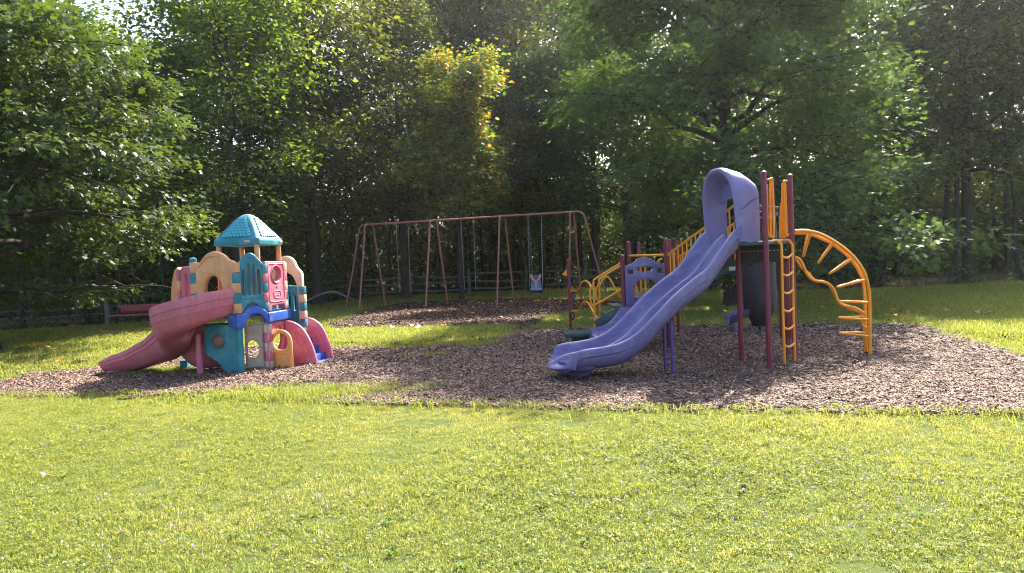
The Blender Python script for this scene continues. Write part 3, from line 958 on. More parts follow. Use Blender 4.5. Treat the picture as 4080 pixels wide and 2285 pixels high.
# stems inside the far wood
mbw = MB()
for i in range(90):
    x, y = r_.uniform(-34, 36), r_.uniform(37, 52)
    if abs(x) < 12:
        y += 7
    h = r_.uniform(9, 15)
    mbw.tube([(x, y, -.1), (x + r_.normal(0, .2), y, h * .5), (x + r_.normal(0, .5), y, h)], [r_.uniform(.09, .24), .1, .04], 6, smooth=3)
mbw.build('far_stems', M['bark'], None, kind='stuff', label='crowded dark stems deep inside the far wood', category='woodland')
# undergrowth at the foot of the wood
pts = []
for a, b in zip(EDGE[1:13], EDGE[2:14]):
    L_ = np.linalg.norm(b - a)
    for k_ in range(int(L_ * 9)):
        q = a + (b - a) * r_.uniform()
        dd = np.array([-(b - a)[1], (b - a)[0]]) / L_
        dp = r_.exponential(1.6)
        q = q + dd * (dp + .35)
        pts.append((q[0], q[1], r_.uniform(.1, .4 + min(dp, 2.5) * .9)))
cen = np.array(pts)
od = r_.normal(0, 1, (len(cen), 3)) * .6 + np.array([0, -.6, .3])
me = leaf_mesh('undergrowth', cen, od / np.linalg.norm(od, axis=1)[:, None], 26, (.3, .3, .2), .14, OVAL, LM['under'], 80)
link('undergrowth', me, None, kind='stuff', label='shrubby undergrowth along the foot of the woods', category='undergrowth')

# rise added far behind to stop horizon sky light leaking through the wood
xs_, ys_ = np.linspace(-260, 260, 60), np.linspace(66, 330, 26)
V = []
for yy in ys_:
    for xx in xs_:
        V.append((xx, yy, -.2 + 9.0 * min(1, (yy - 66) / 34) ** 1.1 + 1.2 * math.sin(xx * .07 + yy * .05) * min(1, (yy - 66) / 30)))
F = [(j * 60 + i, j * 60 + i + 1, (j + 1) * 60 + i + 1, (j + 1) * 60 + i) for j in range(25) for i in range(59)]
mb = MB(); mb.add(V, F)
mb.build('sky_block_rise', soil('sky_block_soil', [(.35, (.01, .018, .007)), (.5, (.02, .034, .012)), (.65, (.04, .055, .018))], .5, 3.0, .3), None, kind='structure', label='low rise added behind the forest to block horizon sky light')
# ------------------------------------------------------------------ slide tower play structure
PS = thing('play_structure', 'purple double slide play structure with maroon posts and yellow rails', 'play structure', (3.0, 11.5, 0))
PSI = Matrix.Translation((-3.0, -11.5, 0))
def rel(ob):                       # parts are measured in world space; hang them under the thing
    ob.matrix_parent_inverse = PSI
    return ob
PR = 0.036
posts = dict(A=(3.25, 10.58, 2.40), B=(3.377, 9.788, 2.64), C=(3.94, 10.363, 2.645), D=(4.06, 10.95, 2.3), T1=(1.278, 16.535, 1.62), T2=(1.885, 12.53, 1.635), T3=(2.154, 13.5, 1.885), T4=(2.576, 14.86, 1.885),
             T5=(2.62, 12.5, 1.885), T6=(2.90, 13.5, 1.885), T7=(3.31, 14.83, 1.885))
def post(x, y, h):
    mb = MB()
    mb.tube([(x, y, -.1), (x, y, h - .03)], PR, 16)
    p = rel(mb.build('post', M['maroon'], PS))
    mb = MB()
    zz = [h - .032, h - .03, h - .012, h, h + .006]
    mb.tube([(x, y, z) for z in zz], [PR * 1.02, PR * 1.1, PR * 1.08, PR * .75, PR * .1], 16)
    mb.build('cap', M['maroon'], p)
    return p
# parts keep world coordinates: parent chain PS(loc) with inverse on each child
for q in posts.values():
    post(*q)
for (x_, y_, h_) in posts.values():
    for z_ in ((h_ - .22, h_ - .95) if h_ < 2 else (DZ_ := 1.66, h_ - .32)):
        mb = MB(); mb.tube([(x_, y_, z_ - .022), (x_, y_, z_ - .018), (x_, y_, z_ + .018), (x_, y_, z_ + .022)], [PR * 1.02, PR * 1.14, PR * 1.14, PR * 1.02], 14)
        mb.tube([(x_ - PR * 1.05, y_ - PR * .8, z_), (x_ - PR * 1.25, y_ - PR * 1.05, z_)], .008, 6)
        rel(mb.build('clamp', M['maroon'], PS))
def pipe(name, pts, r=0.016, mat='yellow', smooth=6, parent=PS, sides=10):
    if mat == 'yellow':
        r *= 1.3
    mb = MB()
    mb.tube(pts, r, sides, smooth=smooth)
    ob = mb.build(name, M[mat], parent)
    if parent is PS:
        rel(ob)
    else:
        ob.matrix_parent_inverse = Matrix.Identity(4)
    return ob
def grp(name):
    e = bpy.data.objects.new(name, None)
    COL.objects.link(e)
    e.parent = PS
    e.matrix_parent_inverse = PSI
    return e
# NB: an Empty part sits at world origin after the inverse, so its children use world coordinates

A_, B_, C_ = [np.array(posts[k_][:2]) for k_ in 'ABC']
DZ = 1.72
# triangular upper deck with fascia
mb = MB()
cx_ = (A_ + B_ + C_) / 3
tri = [cx_ + (p - cx_) * 1.0 for p in (A_, B_, C_)]
D_ = np.array(posts['D'][:2])
poly = [np.array([2.86, 10.62]), np.array([3.06, 9.9]), tri[1], tri[2], D_, np.array([4.4, 13.6]), np.array([3.32, 11.3])]
mb.add([(*p, DZ - .05) for p in poly] + [(*p, DZ) for p in poly], [tuple(range(6, -1, -1)), tuple(range(7, 14))] + [(i, (i + 1) % 7, (i + 1) % 7 + 7, i + 7) for i in range(7)])
rel(mb.build('deck', M['deckgreen'], PS, bevel=.006))
# black skirt with a pale dashed seam under the ladder side
mb = MB()
ka, kc = A_ + [.03, -.02], C_ + [-.06, -.0]
mb.beam((*ka, DZ - .165), (*kc, DZ - .165), .02, .25)
sk = rel(mb.build('skirt_panel', M['black'], PS, bevel=.004))
a0, a1 = ka + [0, -.013], kc + [0, -.013]
for i in range(12):
    mb = MB()
    p0 = a0 + (a1 - a0) * (i + .2) / 12
    p1 = a0 + (a1 - a0) * (i + .75) / 12
    mb.beam((*p0, DZ - .125), (*p1, DZ - .125), .004, .006)
    st = mb.build('seam_dash', M['white'], sk)
    st.matrix_parent_inverse = Matrix.Identity(4)
mb = MB()
mb.beam((3.05, 10.35, 1.36), (3.13, 10.34, 1.36), .004, .05)
rel(mb.build('sticker', M['white'], PS, label='small white warning sticker with grey print'))
for i in range(3):
    mb = MB()
    mb.beam((3.06, 10.345, 1.345 + i * .012), (3.12 - .01 * i, 10.335, 1.345 + i * .012), .004, .004)
    rel(mb.build('sticker_print', M['black'], PS))

# ---- double slide
dS = np.array([-.965, -.26]); dS /= np.linalg.norm(dS)
nS = np.array([dS[1], -dS[0]])         # to the far side
if nS[1] < 0: nS = -nS
a0 = np.array([3.0, 9.87])
s_k = [-.07, -.03, .06, .21, .42, .66, .96, 1.25, 1.48, 1.70, 1.92, 2.16, 2.34, 2.46, 2.53, 2.56]
z_k = [1.93, 1.90, 1.835, 1.65, 1.41, 1.255, 1.04, .785, .60, .50, .462, .445, .41, .32, .24, .20]
h_k = [.20, .20, .195, .19, .185, .18, .18, .18, .175, .175, .18, .18, .165, .09, .03, .008]     # wall height above lane
b_k = [.35, .35, .35, .35, .35, .33, .34, .36, .34, .31, .29, .28, .26, .19, .10, .03]          # rail to underside
ss = np.concatenate([np.linspace(-.07, 2.3, 54), np.linspace(2.33, 2.56, 14)])
def cr(xk, yk, x):
    p = catmull(np.stack([xk, yk], 1), 10)
    return np.interp(x, p[:, 0], p[:, 1])
zz, hh, bb = cr(s_k, z_k, ss), cr(s_k, h_k, ss), cr(s_k, b_k, ss)
# cross-section: (t from near rail to far rail, w) with w: 0 rail top, -1 lane, <-1 towards underside
W = .82
sec = [(-.055, -.35, 0), (-.06, -.12, 0), (-.045, -.02, 0), (-.015, .02, 0), (.02, -.02, 0), (.035, -.22, 0), (.05, -.34, 0), (.075, -.36, 0), (.09, -.6, 0), (.12, -.93, 0), (.17, -1.0, 0), (.27, -1.0, 0), (.325, -.95, 0), (.355, -.72, 0),
       (.375, -.50, 0), (.40, -.43, 0), (.42, -.43, 0), (.445, -.50, 0), (.465, -.72, 0), (.495, -.95, 0), (.55, -1.0, 0), (.65, -1.0, 0), (.70, -.93, 0), (.74, -.5, 0), (.765, -.15, 0), (.79, .0, 0), (.82, .03, 0), (.86, -.02, 0), (.875, -.2, 0),
       (.86, .35, 1), (.80, .8, 1), (.70, 1.0, 1), (.14, 1.0, 1), (.04, .82, 1), (-.005, .50, 1), (.012, .38, 1), (-.06, .33, 1)]
V, F = [], []
ns = len(sec)
for s, z, h, b in zip(ss, zz, hh, bb):
    e = np.clip((s - 2.20) / .36, 0, 1)
    sq = 1 - .10 * e ** 2                 # the mouth narrows and rounds off
    for t, w, un in sec:
        tt = W / 2 + (t - W / 2) * sq
        ds = 0.0
        if e > 0:
            ds = -.17 * e ** 1.5 * (2 * abs(t - W / 2) / W) ** 2.2
        zz_ = z - (w * b if un else 0) + (0 if un else w * h)
        p = a0 + dS * (s + ds) + nS * tt
        V.append((p[0], p[1], max(zz_, .06)))
n_ = len(ss)
for i in range(n_ - 1):
    for k_ in range(ns):
        l_ = (k_ + 1) % ns
        F.append((i * ns + k_, i * ns + l_, (i + 1) * ns + l_, (i + 1) * ns + k_))
F.append(tuple(range(ns - 1, -1, -1)))
F.append(tuple((n_ - 1) * ns + k_ for k_ in range(ns)))
mb = MB(); mb.add(V, F)
SL = rel(mb.build('double_slide', M['purple'], PS, auto=75))
def sub(name, mbx, mat, parent, **kw):
    ob = mbx.build(name, M[mat], parent, **kw)
    ob.matrix_parent_inverse = parent.matrix_parent_inverse if False else Matrix.Identity(4)
    return ob
# moulded foot under the mouth and its anchor post
mb = MB()
c = a0 + dS * 2.16 + nS * .38
ang = np.linspace(0, 6.283, 20, endpoint=False)
for z, rx, ry in ((.27, .30, .34), (.16, .26, .32), (.09, .15, .22), (.07, .13, .2)):
    pass
rings = [(.27, .28, .36), (.17, .25, .33), (.11, .15, .22), (.075, .13, .2)]
V = []
for z, rx, ry in rings:
    for q in ang:
        p = c + dS * math.cos(q) * rx + nS * math.sin(q) * ry
        V.append((p[0], p[1], z))
F = [(i * 20 + k_, i * 20 + (k_ + 1) % 20, (i + 1) * 20 + (k_ + 1) % 20, (i + 1) * 20 + k_) for i in range(3) for k_ in range(20)] + [tuple(60 + k_ for k_ in range(20))]
mb.add(V, F)
sub('foot', mb, 'purple', SL)
mb = MB(); mb.tube([(*c, -.1), (*c, .1)], .03, 12); sub('leg', mb, 'support', SL)
for q in ((2.014, 9.9), (2.053, 9.62)):
    mb = MB(); mb.tube([(q[0], q[1], -.1), (q[0], q[1], .72)], .021, 12); sub('leg', mb, 'support', SL)

# ---- slide hood: an arch over the slide entrance, lower towards the back
def arch(w, z0, zt, n=22, p=.85):
    out = [(-w / 2, z0)]
    spring = z0 + (zt - z0) * .45
    for q in np.linspace(math.pi, 0, n):
        cq = math.copysign(abs(math.cos(q)) ** p, math.cos(q))
        out.append((cq * w / 2, spring + (zt - spring) * math.sin(q) ** p))
    out.append((w / 2, z0))
    return out
V, F = [], []
st = [(-.05, .78, 2.69), (-.035, .80, 2.725), (-.05, .86, 2.755), (-.09, .87, 2.76), (-.14, .86, 2.75), (-.22, .85, 2.70), (-.31, .84, 2.62), (-.38, .83, 2.55)]
inner = [(-.37, .76, 2.48), (-.26, .77, 2.60), (-.14, .78, 2.68), (-.05, .78, 2.69)]
rows = st + inner[:-1]
cA = a0 + nS * .41
for s, w, zt in rows:
    for u, z in arch(w, DZ + .01, zt, p=np.interp(s, [-.36, -.12], [.5, .85])):
        lean = .07 * (z - DZ)                      # the rim leans out at the top
        p = cA + dS * (s + (lean if s > -.2 else 0)) + nS * u
        V.append((p[0], p[1], z))
ns = 24
nr = len(rows)
for i in range(nr):
    j = (i + 1) % nr
    for k_ in range(ns - 1):
        F.append((i * ns + k_, i * ns + k_ + 1, j * ns + k_ + 1, j * ns + k_))
F.append(tuple(i * ns for i in range(nr)))
F.append(tuple(i * ns + ns - 1 for i in range(nr - 1, -1, -1)))
mb = MB(); mb.add(V, F)
HD = rel(mb.build('slide_hood', M['hood'], PS, auto=60))
# fins on the shoulders of the hood, moulded seam and an oval badge under the crown
for sgn in (-1, 1):
    mb = MB()
    pts = []
    for s, z in ((-.05, 2.16), (-.12, 2.17), (-.2, 2.22), (-.28, 2.28), (-.37, 2.31)):
        p = cA + dS * s + nS * sgn * .43
        pts.append((p[0], p[1], z))
    mb.tube(pts, .006, 6, smooth=4)
    sub('seam', mb, 'support', HD)
mb = MB()
p = cA - dS * .262
V = []
for q in np.linspace(0, 6.283, 24, endpoint=False):
    for rr, dd in ((1.0, 0),):
        pass
pts = [(p[0] + nS[0] * .10 * math.cos(q), p[1] + nS[1] * .10 * math.cos(q), 2.47 + .045 * math.sin(q) + .015 * math.cos(q)) for q in np.linspace(0, 6.283, 20, endpoint=False)]
mb.tube(pts, .008, 6, closed=True)
# header panel closing the upper part of the back
hp = arch(.80, 2.30, 2.56, 14)
hp = hp[1:-1] + [(.39, 2.28), (.25, 2.33), (0, 2.36), (-.25, 2.33), (-.39, 2.28)]
V = []
for ds in (-.27, -.29):
    for u, z in hp:
        q = cA + dS * ds + nS * u
        V.append((q[0], q[1], z))
nh = len(hp)
mb2 = MB()
mb2.add(V, [tuple(range(nh)), tuple(range(2 * nh - 1, nh - 1, -1))] + [(i, (i + 1) % nh, (i + 1) % nh + nh, i + nh) for i in range(nh)])
sub('header', mb2, 'hood', HD, auto=30)
sub('badge', mb, 'hood', HD)

# ---- yellow guard bars beside the ladder and the solid yellow panel
gb = grp('guard_rail')
def on(px, py, y):
    return at(px, py, y)
loop = [(3058, 717), (3068, 716), (3078, 732), (3083, 930), (3074, 944), (3062, 935), (3058, 900), (3056, 735)]
pipe('bar', [on(a, b, 9.84) for a, b in loop], .011, parent=gb, smooth=5)
pipe('bar', [on(a, b, 9.86) for a, b in ((3069, 720), (3071, 936))], .010, parent=gb, smooth=0)
mb = MB()
q = [on(a, b, 10.45) for a, b in ((3112, 735), (3118, 725), (3128, 723), (3133, 735), (3137, 930), (3128, 950), (3103, 952), (3107, 815), (3112, 808))]
V = [tuple(v) for v in q] + [tuple(v + np.array([.02, .05, 0])) for v in q]
n9 = len(q)
mb.add(V, [tuple(range(n9)), tuple(range(2 * n9 - 1, n9 - 1, -1))] + [(i, (i + 1) % n9, (i + 1) % n9 + n9, i + n9) for i in range(n9)])
sub('panel', mb, 'yellow', gb, bevel=.006)
pipe('bar', [on(a, b, 10.36) for a, b in ((3142, 722), (3128, 724), (3122, 740), (3131, 925), (3140, 938), (3143, 930))], .012, parent=gb, smooth=5)
pipe('bar', [on(a, b, 10.36) for a, b in ((3130, 735), (3136, 925))], .010, parent=gb, smooth=0)
# far purple barrier seen through the tower
bar_ = grp('barrier')
for pts in ([(3025, 823), (3100, 828)], [(3028, 870), (3075, 868), (3098, 850)], [(3085, 850), (3090, 950)], [(3040, 900), (3046, 950)]):
    pipe('bar', [on(a, b, 11.4) for a, b in pts], .020, 'purple', parent=bar_, smooth=0)

# ---- ladder with curved rungs
ld_ = grp('ladder')
def lad(pts):
    return [on(a, b, y) for a, b, y in pts]
pipe('rail', lad([(3082, 961, 10.12), (3098, 961, 10.02), (3111, 975, 9.98), (3114, 1000, 9.97), (3118, 1200, 9.97), (3127, 1468, 9.97)]), .0145, parent=ld_)
pipe('rail', lad([(3124, 958, 10.35), (3142, 959, 10.28), (3154, 975, 10.27), (3157, 1000, 10.27), (3160, 1200, 10.27), (3168, 1452, 10.27)]), .0145, parent=ld_)
for i, yy in enumerate((1020, 1091, 1162, 1234, 1304, 1375)):
    xl, xr = np.interp(yy, [1000, 1468], [3114, 3126]), np.interp(yy, [1000, 1452], [3157, 3167])
    pipe('rung', [on(xl, yy, 9.97), on(xl + 12, yy + 7, 10.0), on(xl + 26, yy + 6, 10.14), on(xr, yy - 8, 10.27)], .0125, parent=ld_)
mb = MB(); mb.beam(on(3079, 962, 10.2), on(3124, 960, 10.45), .03, .05)
sub('bracket', mb, 'yellow', ld_, bevel=.004)
# maroon drum column behind the ladder
mb = MB()
p = on(3132, 1300, 10.9)
mb.tube([(p[0], p[1], .30), (p[0], p[1], 1.5)], .085, 20)
dr = rel(mb.build('drum_column', M['maroon'], PS, bevel=.01))
for i in range(7):
    q = -1.9 + i * .38
    mb = MB()
    x0, y0 = p[0] + .085 * math.sin(q), p[1] - .085 * math.cos(q)
    mb.tube([(x0, y0, .32), (x0, y0, 1.48)], .006, 6)
    sub('rib', mb, 'maroon', dr)
mb = MB(); mb.tube([(p[0], p[1], -.1), (p[0], p[1], .31)], .03, 10); sub('stem', mb, 'maroon', dr)

# ---- spiral slide behind the tower: dark shell, its sunlit rim painted as purple edge tubes, small exit scoop
SP = grp('spiral_slide')
c = on(3025, 1200, 14.4)
V, F = [], []
prof = [(1.70, .315), (1.2, .32), (.8, .315), (.52, .30), (.40, .265), (.30, .20), (.24, .165), (.15, .15)]
an = np.linspace(R(165), R(375), 26)
for z, rr in prof:
    for q in an:
        fl = 1 + .03 * math.cos(q * 6)
        V.append((c[0] + rr * fl * math.cos(q), c[1] + rr * fl * math.sin(q), z))
    for q in an[::-1]:
        V.append((c[0] + (rr - .02) * math.cos(q), c[1] + (rr - .02) * math.sin(q), z + .005))
n5 = len(an) * 2
for i in range(len(prof) - 1):
    for k_ in range(n5):
        l_ = (k_ + 1) % n5
        F.append((i * n5 + k_, i * n5 + l_, (i + 1) * n5 + l_, (i + 1) * n5 + k_))
F.append(tuple((len(prof) - 1) * n5 + k_ for k_ in range(n5)))
mb = MB(); mb.add(V, F)
sub('shell', mb, 'dark_purple', SP, auto=60)
mb = MB(); mb.tube([(c[0], c[1], -.1), (c[0], c[1], .3)], .025, 10); sub('leg', mb, 'black', SP)
for sg, sx in ((-1, -.325), (1, .325)):
    mb = MB(); mb.tube([(c[0] + sx, c[1] + .02, 1.6), (c[0] + sx * 1.01, c[1] + .02, .9), (c[0] + sx * .95, c[1] + .02, .5), (c[0] + sx * .8, c[1] + .02, .36)], .026, 8, smooth=5)
    sub('edge', mb, 'purple', SP)
V, F = [], []
for i, (px, py, y, w) in enumerate(((2985, 1225, 14.4, .36), (2945, 1240, 14.5, .36), (2912, 1254, 14.55, .34), (2899, 1262, 14.6, .30))):
    q = on(px, py, y)
    for k_, u in enumerate(np.linspace(0, math.pi, 9)):
        V.append((q[0] - .02 * math.cos(u) + .02 * math.sin(u), q[1] + w * .5 * math.cos(u), q[2] - .17 * math.sin(u)))
    for k_, u in enumerate(np.linspace(math.pi, 0, 9)):
        V.append((q[0], q[1] + (w * .5 - .02) * math.cos(u), q[2] - .15 * math.sin(u) + .004))
for i in range(3):
    for k_ in range(18):
        F.append((i * 18 + k_, i * 18 + (k_ + 1) % 18, (i + 1) * 18 + (k_ + 1) % 18, (i + 1) * 18 + k_))
F += [tuple(range(17, -1, -1)), tuple(54 + k_ for k_ in range(18))]
mb = MB(); mb.add(V, F); sub('exit_scoop', mb, 'purple', SP)
mb = MB(); q = on(2930, 1310, 14.5); mb.box((q[0], q[1], .07), (.12, .26, .15)); sub('foot', mb, 'purple', SP, bevel=.03)

# ---- arch climber
AC = grp('arch_climber')
s8 = lambda a, b: (3100 + a / 2.488, 880 + b / 2.488)
pA, dA = np.array([3.94, 10.363]), np.array([5.104 - 3.94, 10.592 - 10.363])
pB = np.array([4.06, 10.74]); dB = dA
front_pts = [(165, 105), (260, 102), (400, 127), (560, 208), (700, 313), (800, 425), (868, 550), (900, 690), (908, 800), (909, 1000), (909, 1180), (911, 1385)]
back_pts = [(165, 122), (300, 130), (400, 165), (530, 225), (660, 320), (760, 430), (830, 560), (855, 690), (862, 800), (864, 1000), (866, 1150), (872, 1350)]
dAn = dA / np.linalg.norm(dA)
Fp = [onp(*s8(*q), pA, dAn) for q in front_pts]
Bp = [onp(*s8(*q), pB, dAn) for q in back_pts]
Fp[-1][2] = Bp[-1][2] = -.05
pipe('rail', Fp, .019, parent=AC)
pipe('rail', Bp, .019, parent=AC)
mid = (pA + pB) / 2
Fc, Bc = catmull(Fp, 12), catmull(Bp, 12)
def near(curve, a, b, pl):
    t = onp(*s8(a, b), pl, dAn)
    return curve[np.argmin(np.linalg.norm(curve - t, axis=1))]
for fa, fb, ba, bb_, ta, tb in ((325, 135, 290, 132, 252, 350), (560, 215, 525, 222, 405, 410), (745, 375, 710, 370, 520, 520), (865, 595, 830, 590, 597, 657), (905, 815, 858, 797, 610, 800), (908, 980, 862, 957, 614, 963), (908, 1143, 864, 1113, 617, 1113)):
    f_, b_ = near(Fc, fa, fb, pA), near(Bc, ba, bb_, pB)
    t_ = onp(*s8(ta, tb), mid, dAn)
    dv = (f_ - b_) * .10
    pipe('rung', [f_, t_ * .92 + f_ * .08 + dv * .6, t_, t_ * .92 + b_ * .08 - dv * .6, b_], .0135, parent=AC, smooth=5)
wav = [(165, 360), (215, 388), (250, 450), (275, 510), (320, 570), (375, 598), (430, 605), (490, 622), (540, 670), (570, 730), (590, 790), (640, 838), (700, 852), (770, 868), (830, 905), (850, 915)]
pipe('wave_bar', [onp(*s8(*q), mid - [.04, .13], dAn) for q in wav], .017, parent=AC)
wav2 = [(175, 385), (235, 470), (300, 520), (370, 600), (430, 600), (500, 632), (560, 730), (585, 775), (620, 815), (690, 850), (760, 890), (845, 908)]
pipe('wave_bar', [onp(*s8(*q), mid + [.04, .13], dAn) for q in wav2], .014, parent=AC)
pipe('hand_loop', [onp(*s8(*q), mid, dAn) for q in ((850, 915), (828, 930), (830, 1000), (850, 1050), (880, 1060), (888, 1120), (880, 1300))], .012, parent=AC)

# ---- lower deck, stairs and rails
mb = MB()
lowp = [posts['T2'], posts['T5'], posts['T6'], posts['T7'], posts['T4'], posts['T3']]
lowp = [p[:2] for p in lowp]
mb.add([(*p, .82) for p in lowp] + [(*p, .90) for p in lowp], [(5, 4, 3, 2, 1, 0), (6, 7, 8, 9, 10, 11)] + [(i, (i + 1) % 6, (i + 1) % 6 + 6, i + 6) for i in range(6)])
rel(mb.build('deck', M['deckgreen'], PS, bevel=.006))
UP = grp('upper_stair')
mb = MB(); mb.beam((2.68, 12.3, .98), (3.22, 10.72, 1.52), .03, .17); sub('stringer', mb, 'deckgreen', UP, bevel=.004)
mb = MB(); mb.beam((3.14, 12.9, .98), (3.75, 11.3, 1.52), .03, .17); sub('stringer', mb, 'deckgreen', UP, bevel=.004)
for i in range(5):
    u = (i + .5) / 5
    mb = MB()
    mb.beam((2.72 + .54 * u, 12.27 - 1.55 * u, .97 + .55 * u), (3.10 + .6 * u, 12.8 - 1.5 * u, .97 + .55 * u), .22, .03)
    sub('tread', mb, 'deckgreen', UP, bevel=.004)
for (x0, y0, z0), (x1, y1, z1), nb in (((2.64, 12.45, 1.60), (3.26, 10.60, 2.28), 15), ((3.0, 13.3, 1.55), (3.75, 11.3, 2.2), 14)):
    a, b = np.array([x0, y0, z0]), np.array([x1, y1, z1])
    hr = grp('stair_railing')
    pipe('handrail', [a, b], .014, parent=hr, smooth=0)
    lo = np.array([0, 0, .62])
    pipe('bottom_rail', [a - lo, b - lo], .012, parent=hr, smooth=0)
    for i in range(nb):
        q = a + (b - a) * (i + .6) / nb
        pipe('bar', [q, q - lo], .0085, parent=hr, smooth=0, sides=8)
# entry arch panel over the small slide, with eye-shaped cut-outs
def cut_panel(name, outer, holes, th, bev, mat, parent, origin, xdir, bevres=2):
    """flat moulded panel with real openings; outline in metres along xdir and up"""
    cu = bpy.data.curves.new(name, 'CURVE')
    cu.dimensions = '2D'
    cu.fill_mode = 'BOTH'
    cu.extrude = th / 2 - bev
    cu.bevel_depth = bev
    cu.bevel_resolution = bevres
    cu.offset = -bev
    for lp in [outer] + holes:
        sp = cu.splines.new('POLY')
        sp.points.add(len(lp) - 1)
        for pt, (u, v) in zip(sp.points, lp):
            pt.co = (u, v, 0, 1)
        sp.use_cyclic_u = True
    tmp = bpy.data.objects.new(name, cu)
    me = bpy.data.meshes.new_from_object(tmp)
    bpy.data.objects.remove(tmp)
    x_ = np.array([xdir[0], xdir[1], 0.0]); x_ /= np.linalg.norm(x_)
    nn = np.cross(x_, (0, 0, 1.0))
    mt = Matrix(((x_[0], 0, nn[0], origin[0]), (x_[1], 0, nn[1], origin[1]), (0, 1, 0, origin[2]), (0, 0, 0, 1)))
    me.transform(mt)
    me.materials.clear()
    me.materials.append(M[mat])
    for p_ in me.polygons:
        p_.material_index = 0
    bm = bmesh.new(); bm.from_mesh(me)
    bmesh.ops.remove_doubles(bm, verts=bm.verts, dist=.0002)
    for f_ in bm.faces: f_.smooth = True
    for e_ in bm.edges:
        if len(e_.link_faces) == 2 and e_.calc_face_angle(0) > R(45): e_.smooth = False
    bm.to_mesh(me); bm.free()
    ob = link(name, me, parent)
    return ob
def ell(cx, cy, rx, ry, n=24, p=1.0):
    return [(cx + rx * math.copysign(abs(math.cos(q)) ** p, math.cos(q)), cy + ry * math.copysign(abs(math.sin(q)) ** p, math.sin(q))) for q in np.linspace(0, 6.283, n, endpoint=False)]
def smooth2(pts, n=5, closed=True):
    return [tuple(p) for p in catmull(np.array(pts), n, closed)]
t2, t5 = np.array(posts['T2'][:2]), np.array(posts['T5'][:2])
outer = [(.03, 0), (.03, .66), (.15, .70), (.26, .78), (.36, .80), (.46, .78), (.56, .70), (.70, .66), (.70, .0), (.56, 0), (.56, .30), (.50, .40), (.38, .435), (.27, .41), (.18, .33), (.17, 0)]
ob = cut_panel('entry_arch', outer, [[(.09 + .0, .52), (.17, .52), (.17, .60), (.09, .60)][::1], ell(.365, .595, .135, .045, 20), [(.57, .52), (.66, .52), (.66, .60), (.57, .60)]], .06, .015, 'purple', PS, (t2[0], t2[1] - .02, .78), t5 - t2)
rel(ob)
# small slide below the arch
V, F = [], []
path = np.array([(2.24, 12.45, .90), (2.14, 12.36, .80), (1.98, 12.26, .60), (1.80, 12.15, .42), (1.6, 12.05, .33), (1.38, 11.95, .31)])
pp = catmull(path, 6)
tg = np.gradient(pp, axis=0)
sec2 = [(-.29, .11), (-.31, .13), (-.27, .14), (-.24, .09), (-.2, 0), (-.06, 0), (-.03, .05), (.03, .05), (.06, 0), (.2, 0), (.24, .09), (.27, .14), (.31, .13), (.29, .0), (.22, -.1), (-.22, -.1)]
for p, t in zip(pp, tg):
    sd = np.array([-t[1], t[0], 0]); sd /= np.linalg.norm(sd)
    for u, w in sec2:
        V.append(tuple(p - sd * u + np.array([0, 0, w])))
n2 = len(sec2)
for i in range(len(pp) - 1):
    for k_ in range(n2):
        F.append((i * n2 + k_, i * n2 + (k_ + 1) % n2, (i + 1) * n2 + (k_ + 1) % n2, (i + 1) * n2 + k_))
F += [tuple(range(n2 - 1, -1, -1)), tuple((len(pp) - 1) * n2 + k_ for k_ in range(n2))]
mb = MB(); mb.add(V, F)
ss_ = rel(mb.build('small_slide', M['purple'], PS, auto=70))
mb = MB(); mb.tube([(1.45, 11.98, -.05), (1.45, 11.98, .25)], .03, 10); sub('leg', mb, 'support', ss_)
# bottom step and lower stair
s5 = lambda a, b: (2200 + a / 3.207, 900 + b / 3.207)
ST = grp('entry_stair')
mb = MB()
q0, q1 = on(*s5(175, 1388), 13.1), on(*s5(530, 1384), 13.1)
zt = q0[2]
mb.box(((q0[0] + q1[0]) / 2, 13.42, zt - .03), (q1[0] - q0[0], .66, .07), 0.0)
sp_ = sub('step', mb, 'deckgreen', ST, bevel=.01)
for i in range(6):
    mb = MB(); mb.box(((q0[0] + q1[0]) / 2, 13.16 + i * .105, zt + .008), (q1[0] - q0[0] - .05, .05, .01)); 
    sub('step', mb, 'deckgreen', ST)
mb = MB(); mb.box(((q0[0] + q1[0]) / 2 + .04, 13.45, zt / 2 - .05), (q1[0] - q0[0] - .22, .45, zt)); sub('step_shade_box', mb, 'black', ST)  # black box drawn in for the shadow gap under the step
for yy in (12.66, 13.55):
    mb = MB()
    a, b = on(*s5(565, 1278), 12.66), on(*s5(905, 1075), 12.53)
    dy = yy - 12.66
    mb.beam((a[0] + dy * .25, a[1] + dy, a[2]), (b[0] + dy * .25, b[1] + dy, b[2]), .03, .17)
    sub('stringer', mb, 'deckgreen', ST, bevel=.004)
for i in range(3):
    mb = MB(); u = (i + .5) / 3
    mb.box((1.45 + .45 * u, 13.1, .42 + .40 * u), (.20, .85, .03)); sub('tread', mb, 'deckgreen', ST, bevel=.004)
HR = grp('entry_handrail')
P5 = lambda pts, y: [on(*s5(a, b), y) for a, b in pts]
pipe('rail', P5([(548, 1372), (546, 1200), (540, 1000), (532, 800), (528, 710), (540, 690), (600, 650), (720, 575), (880, 478)], 12.68), .0135, parent=HR)
pipe('rail', P5([(612, 1185), (608, 1000), (603, 800), (598, 710), (606, 682), (660, 645), (760, 582), (885, 507)], 13.5), .0135, parent=HR)
pipe('rail', P5([(552, 1012), (700, 925), (895, 812), (960, 785)], 12.66), .0125, parent=HR, smooth=3)
pipe('rail', P5([(552, 1022), (700, 938), (895, 825)], 13.1), .0125, parent=HR, smooth=3)
pipe('wave_bar', P5([(612, 770), (640, 700), (690, 652), (735, 680), (780, 755), (830, 850), (875, 915), (915, 930), (950, 915)], 13.4), .0125, parent=HR)
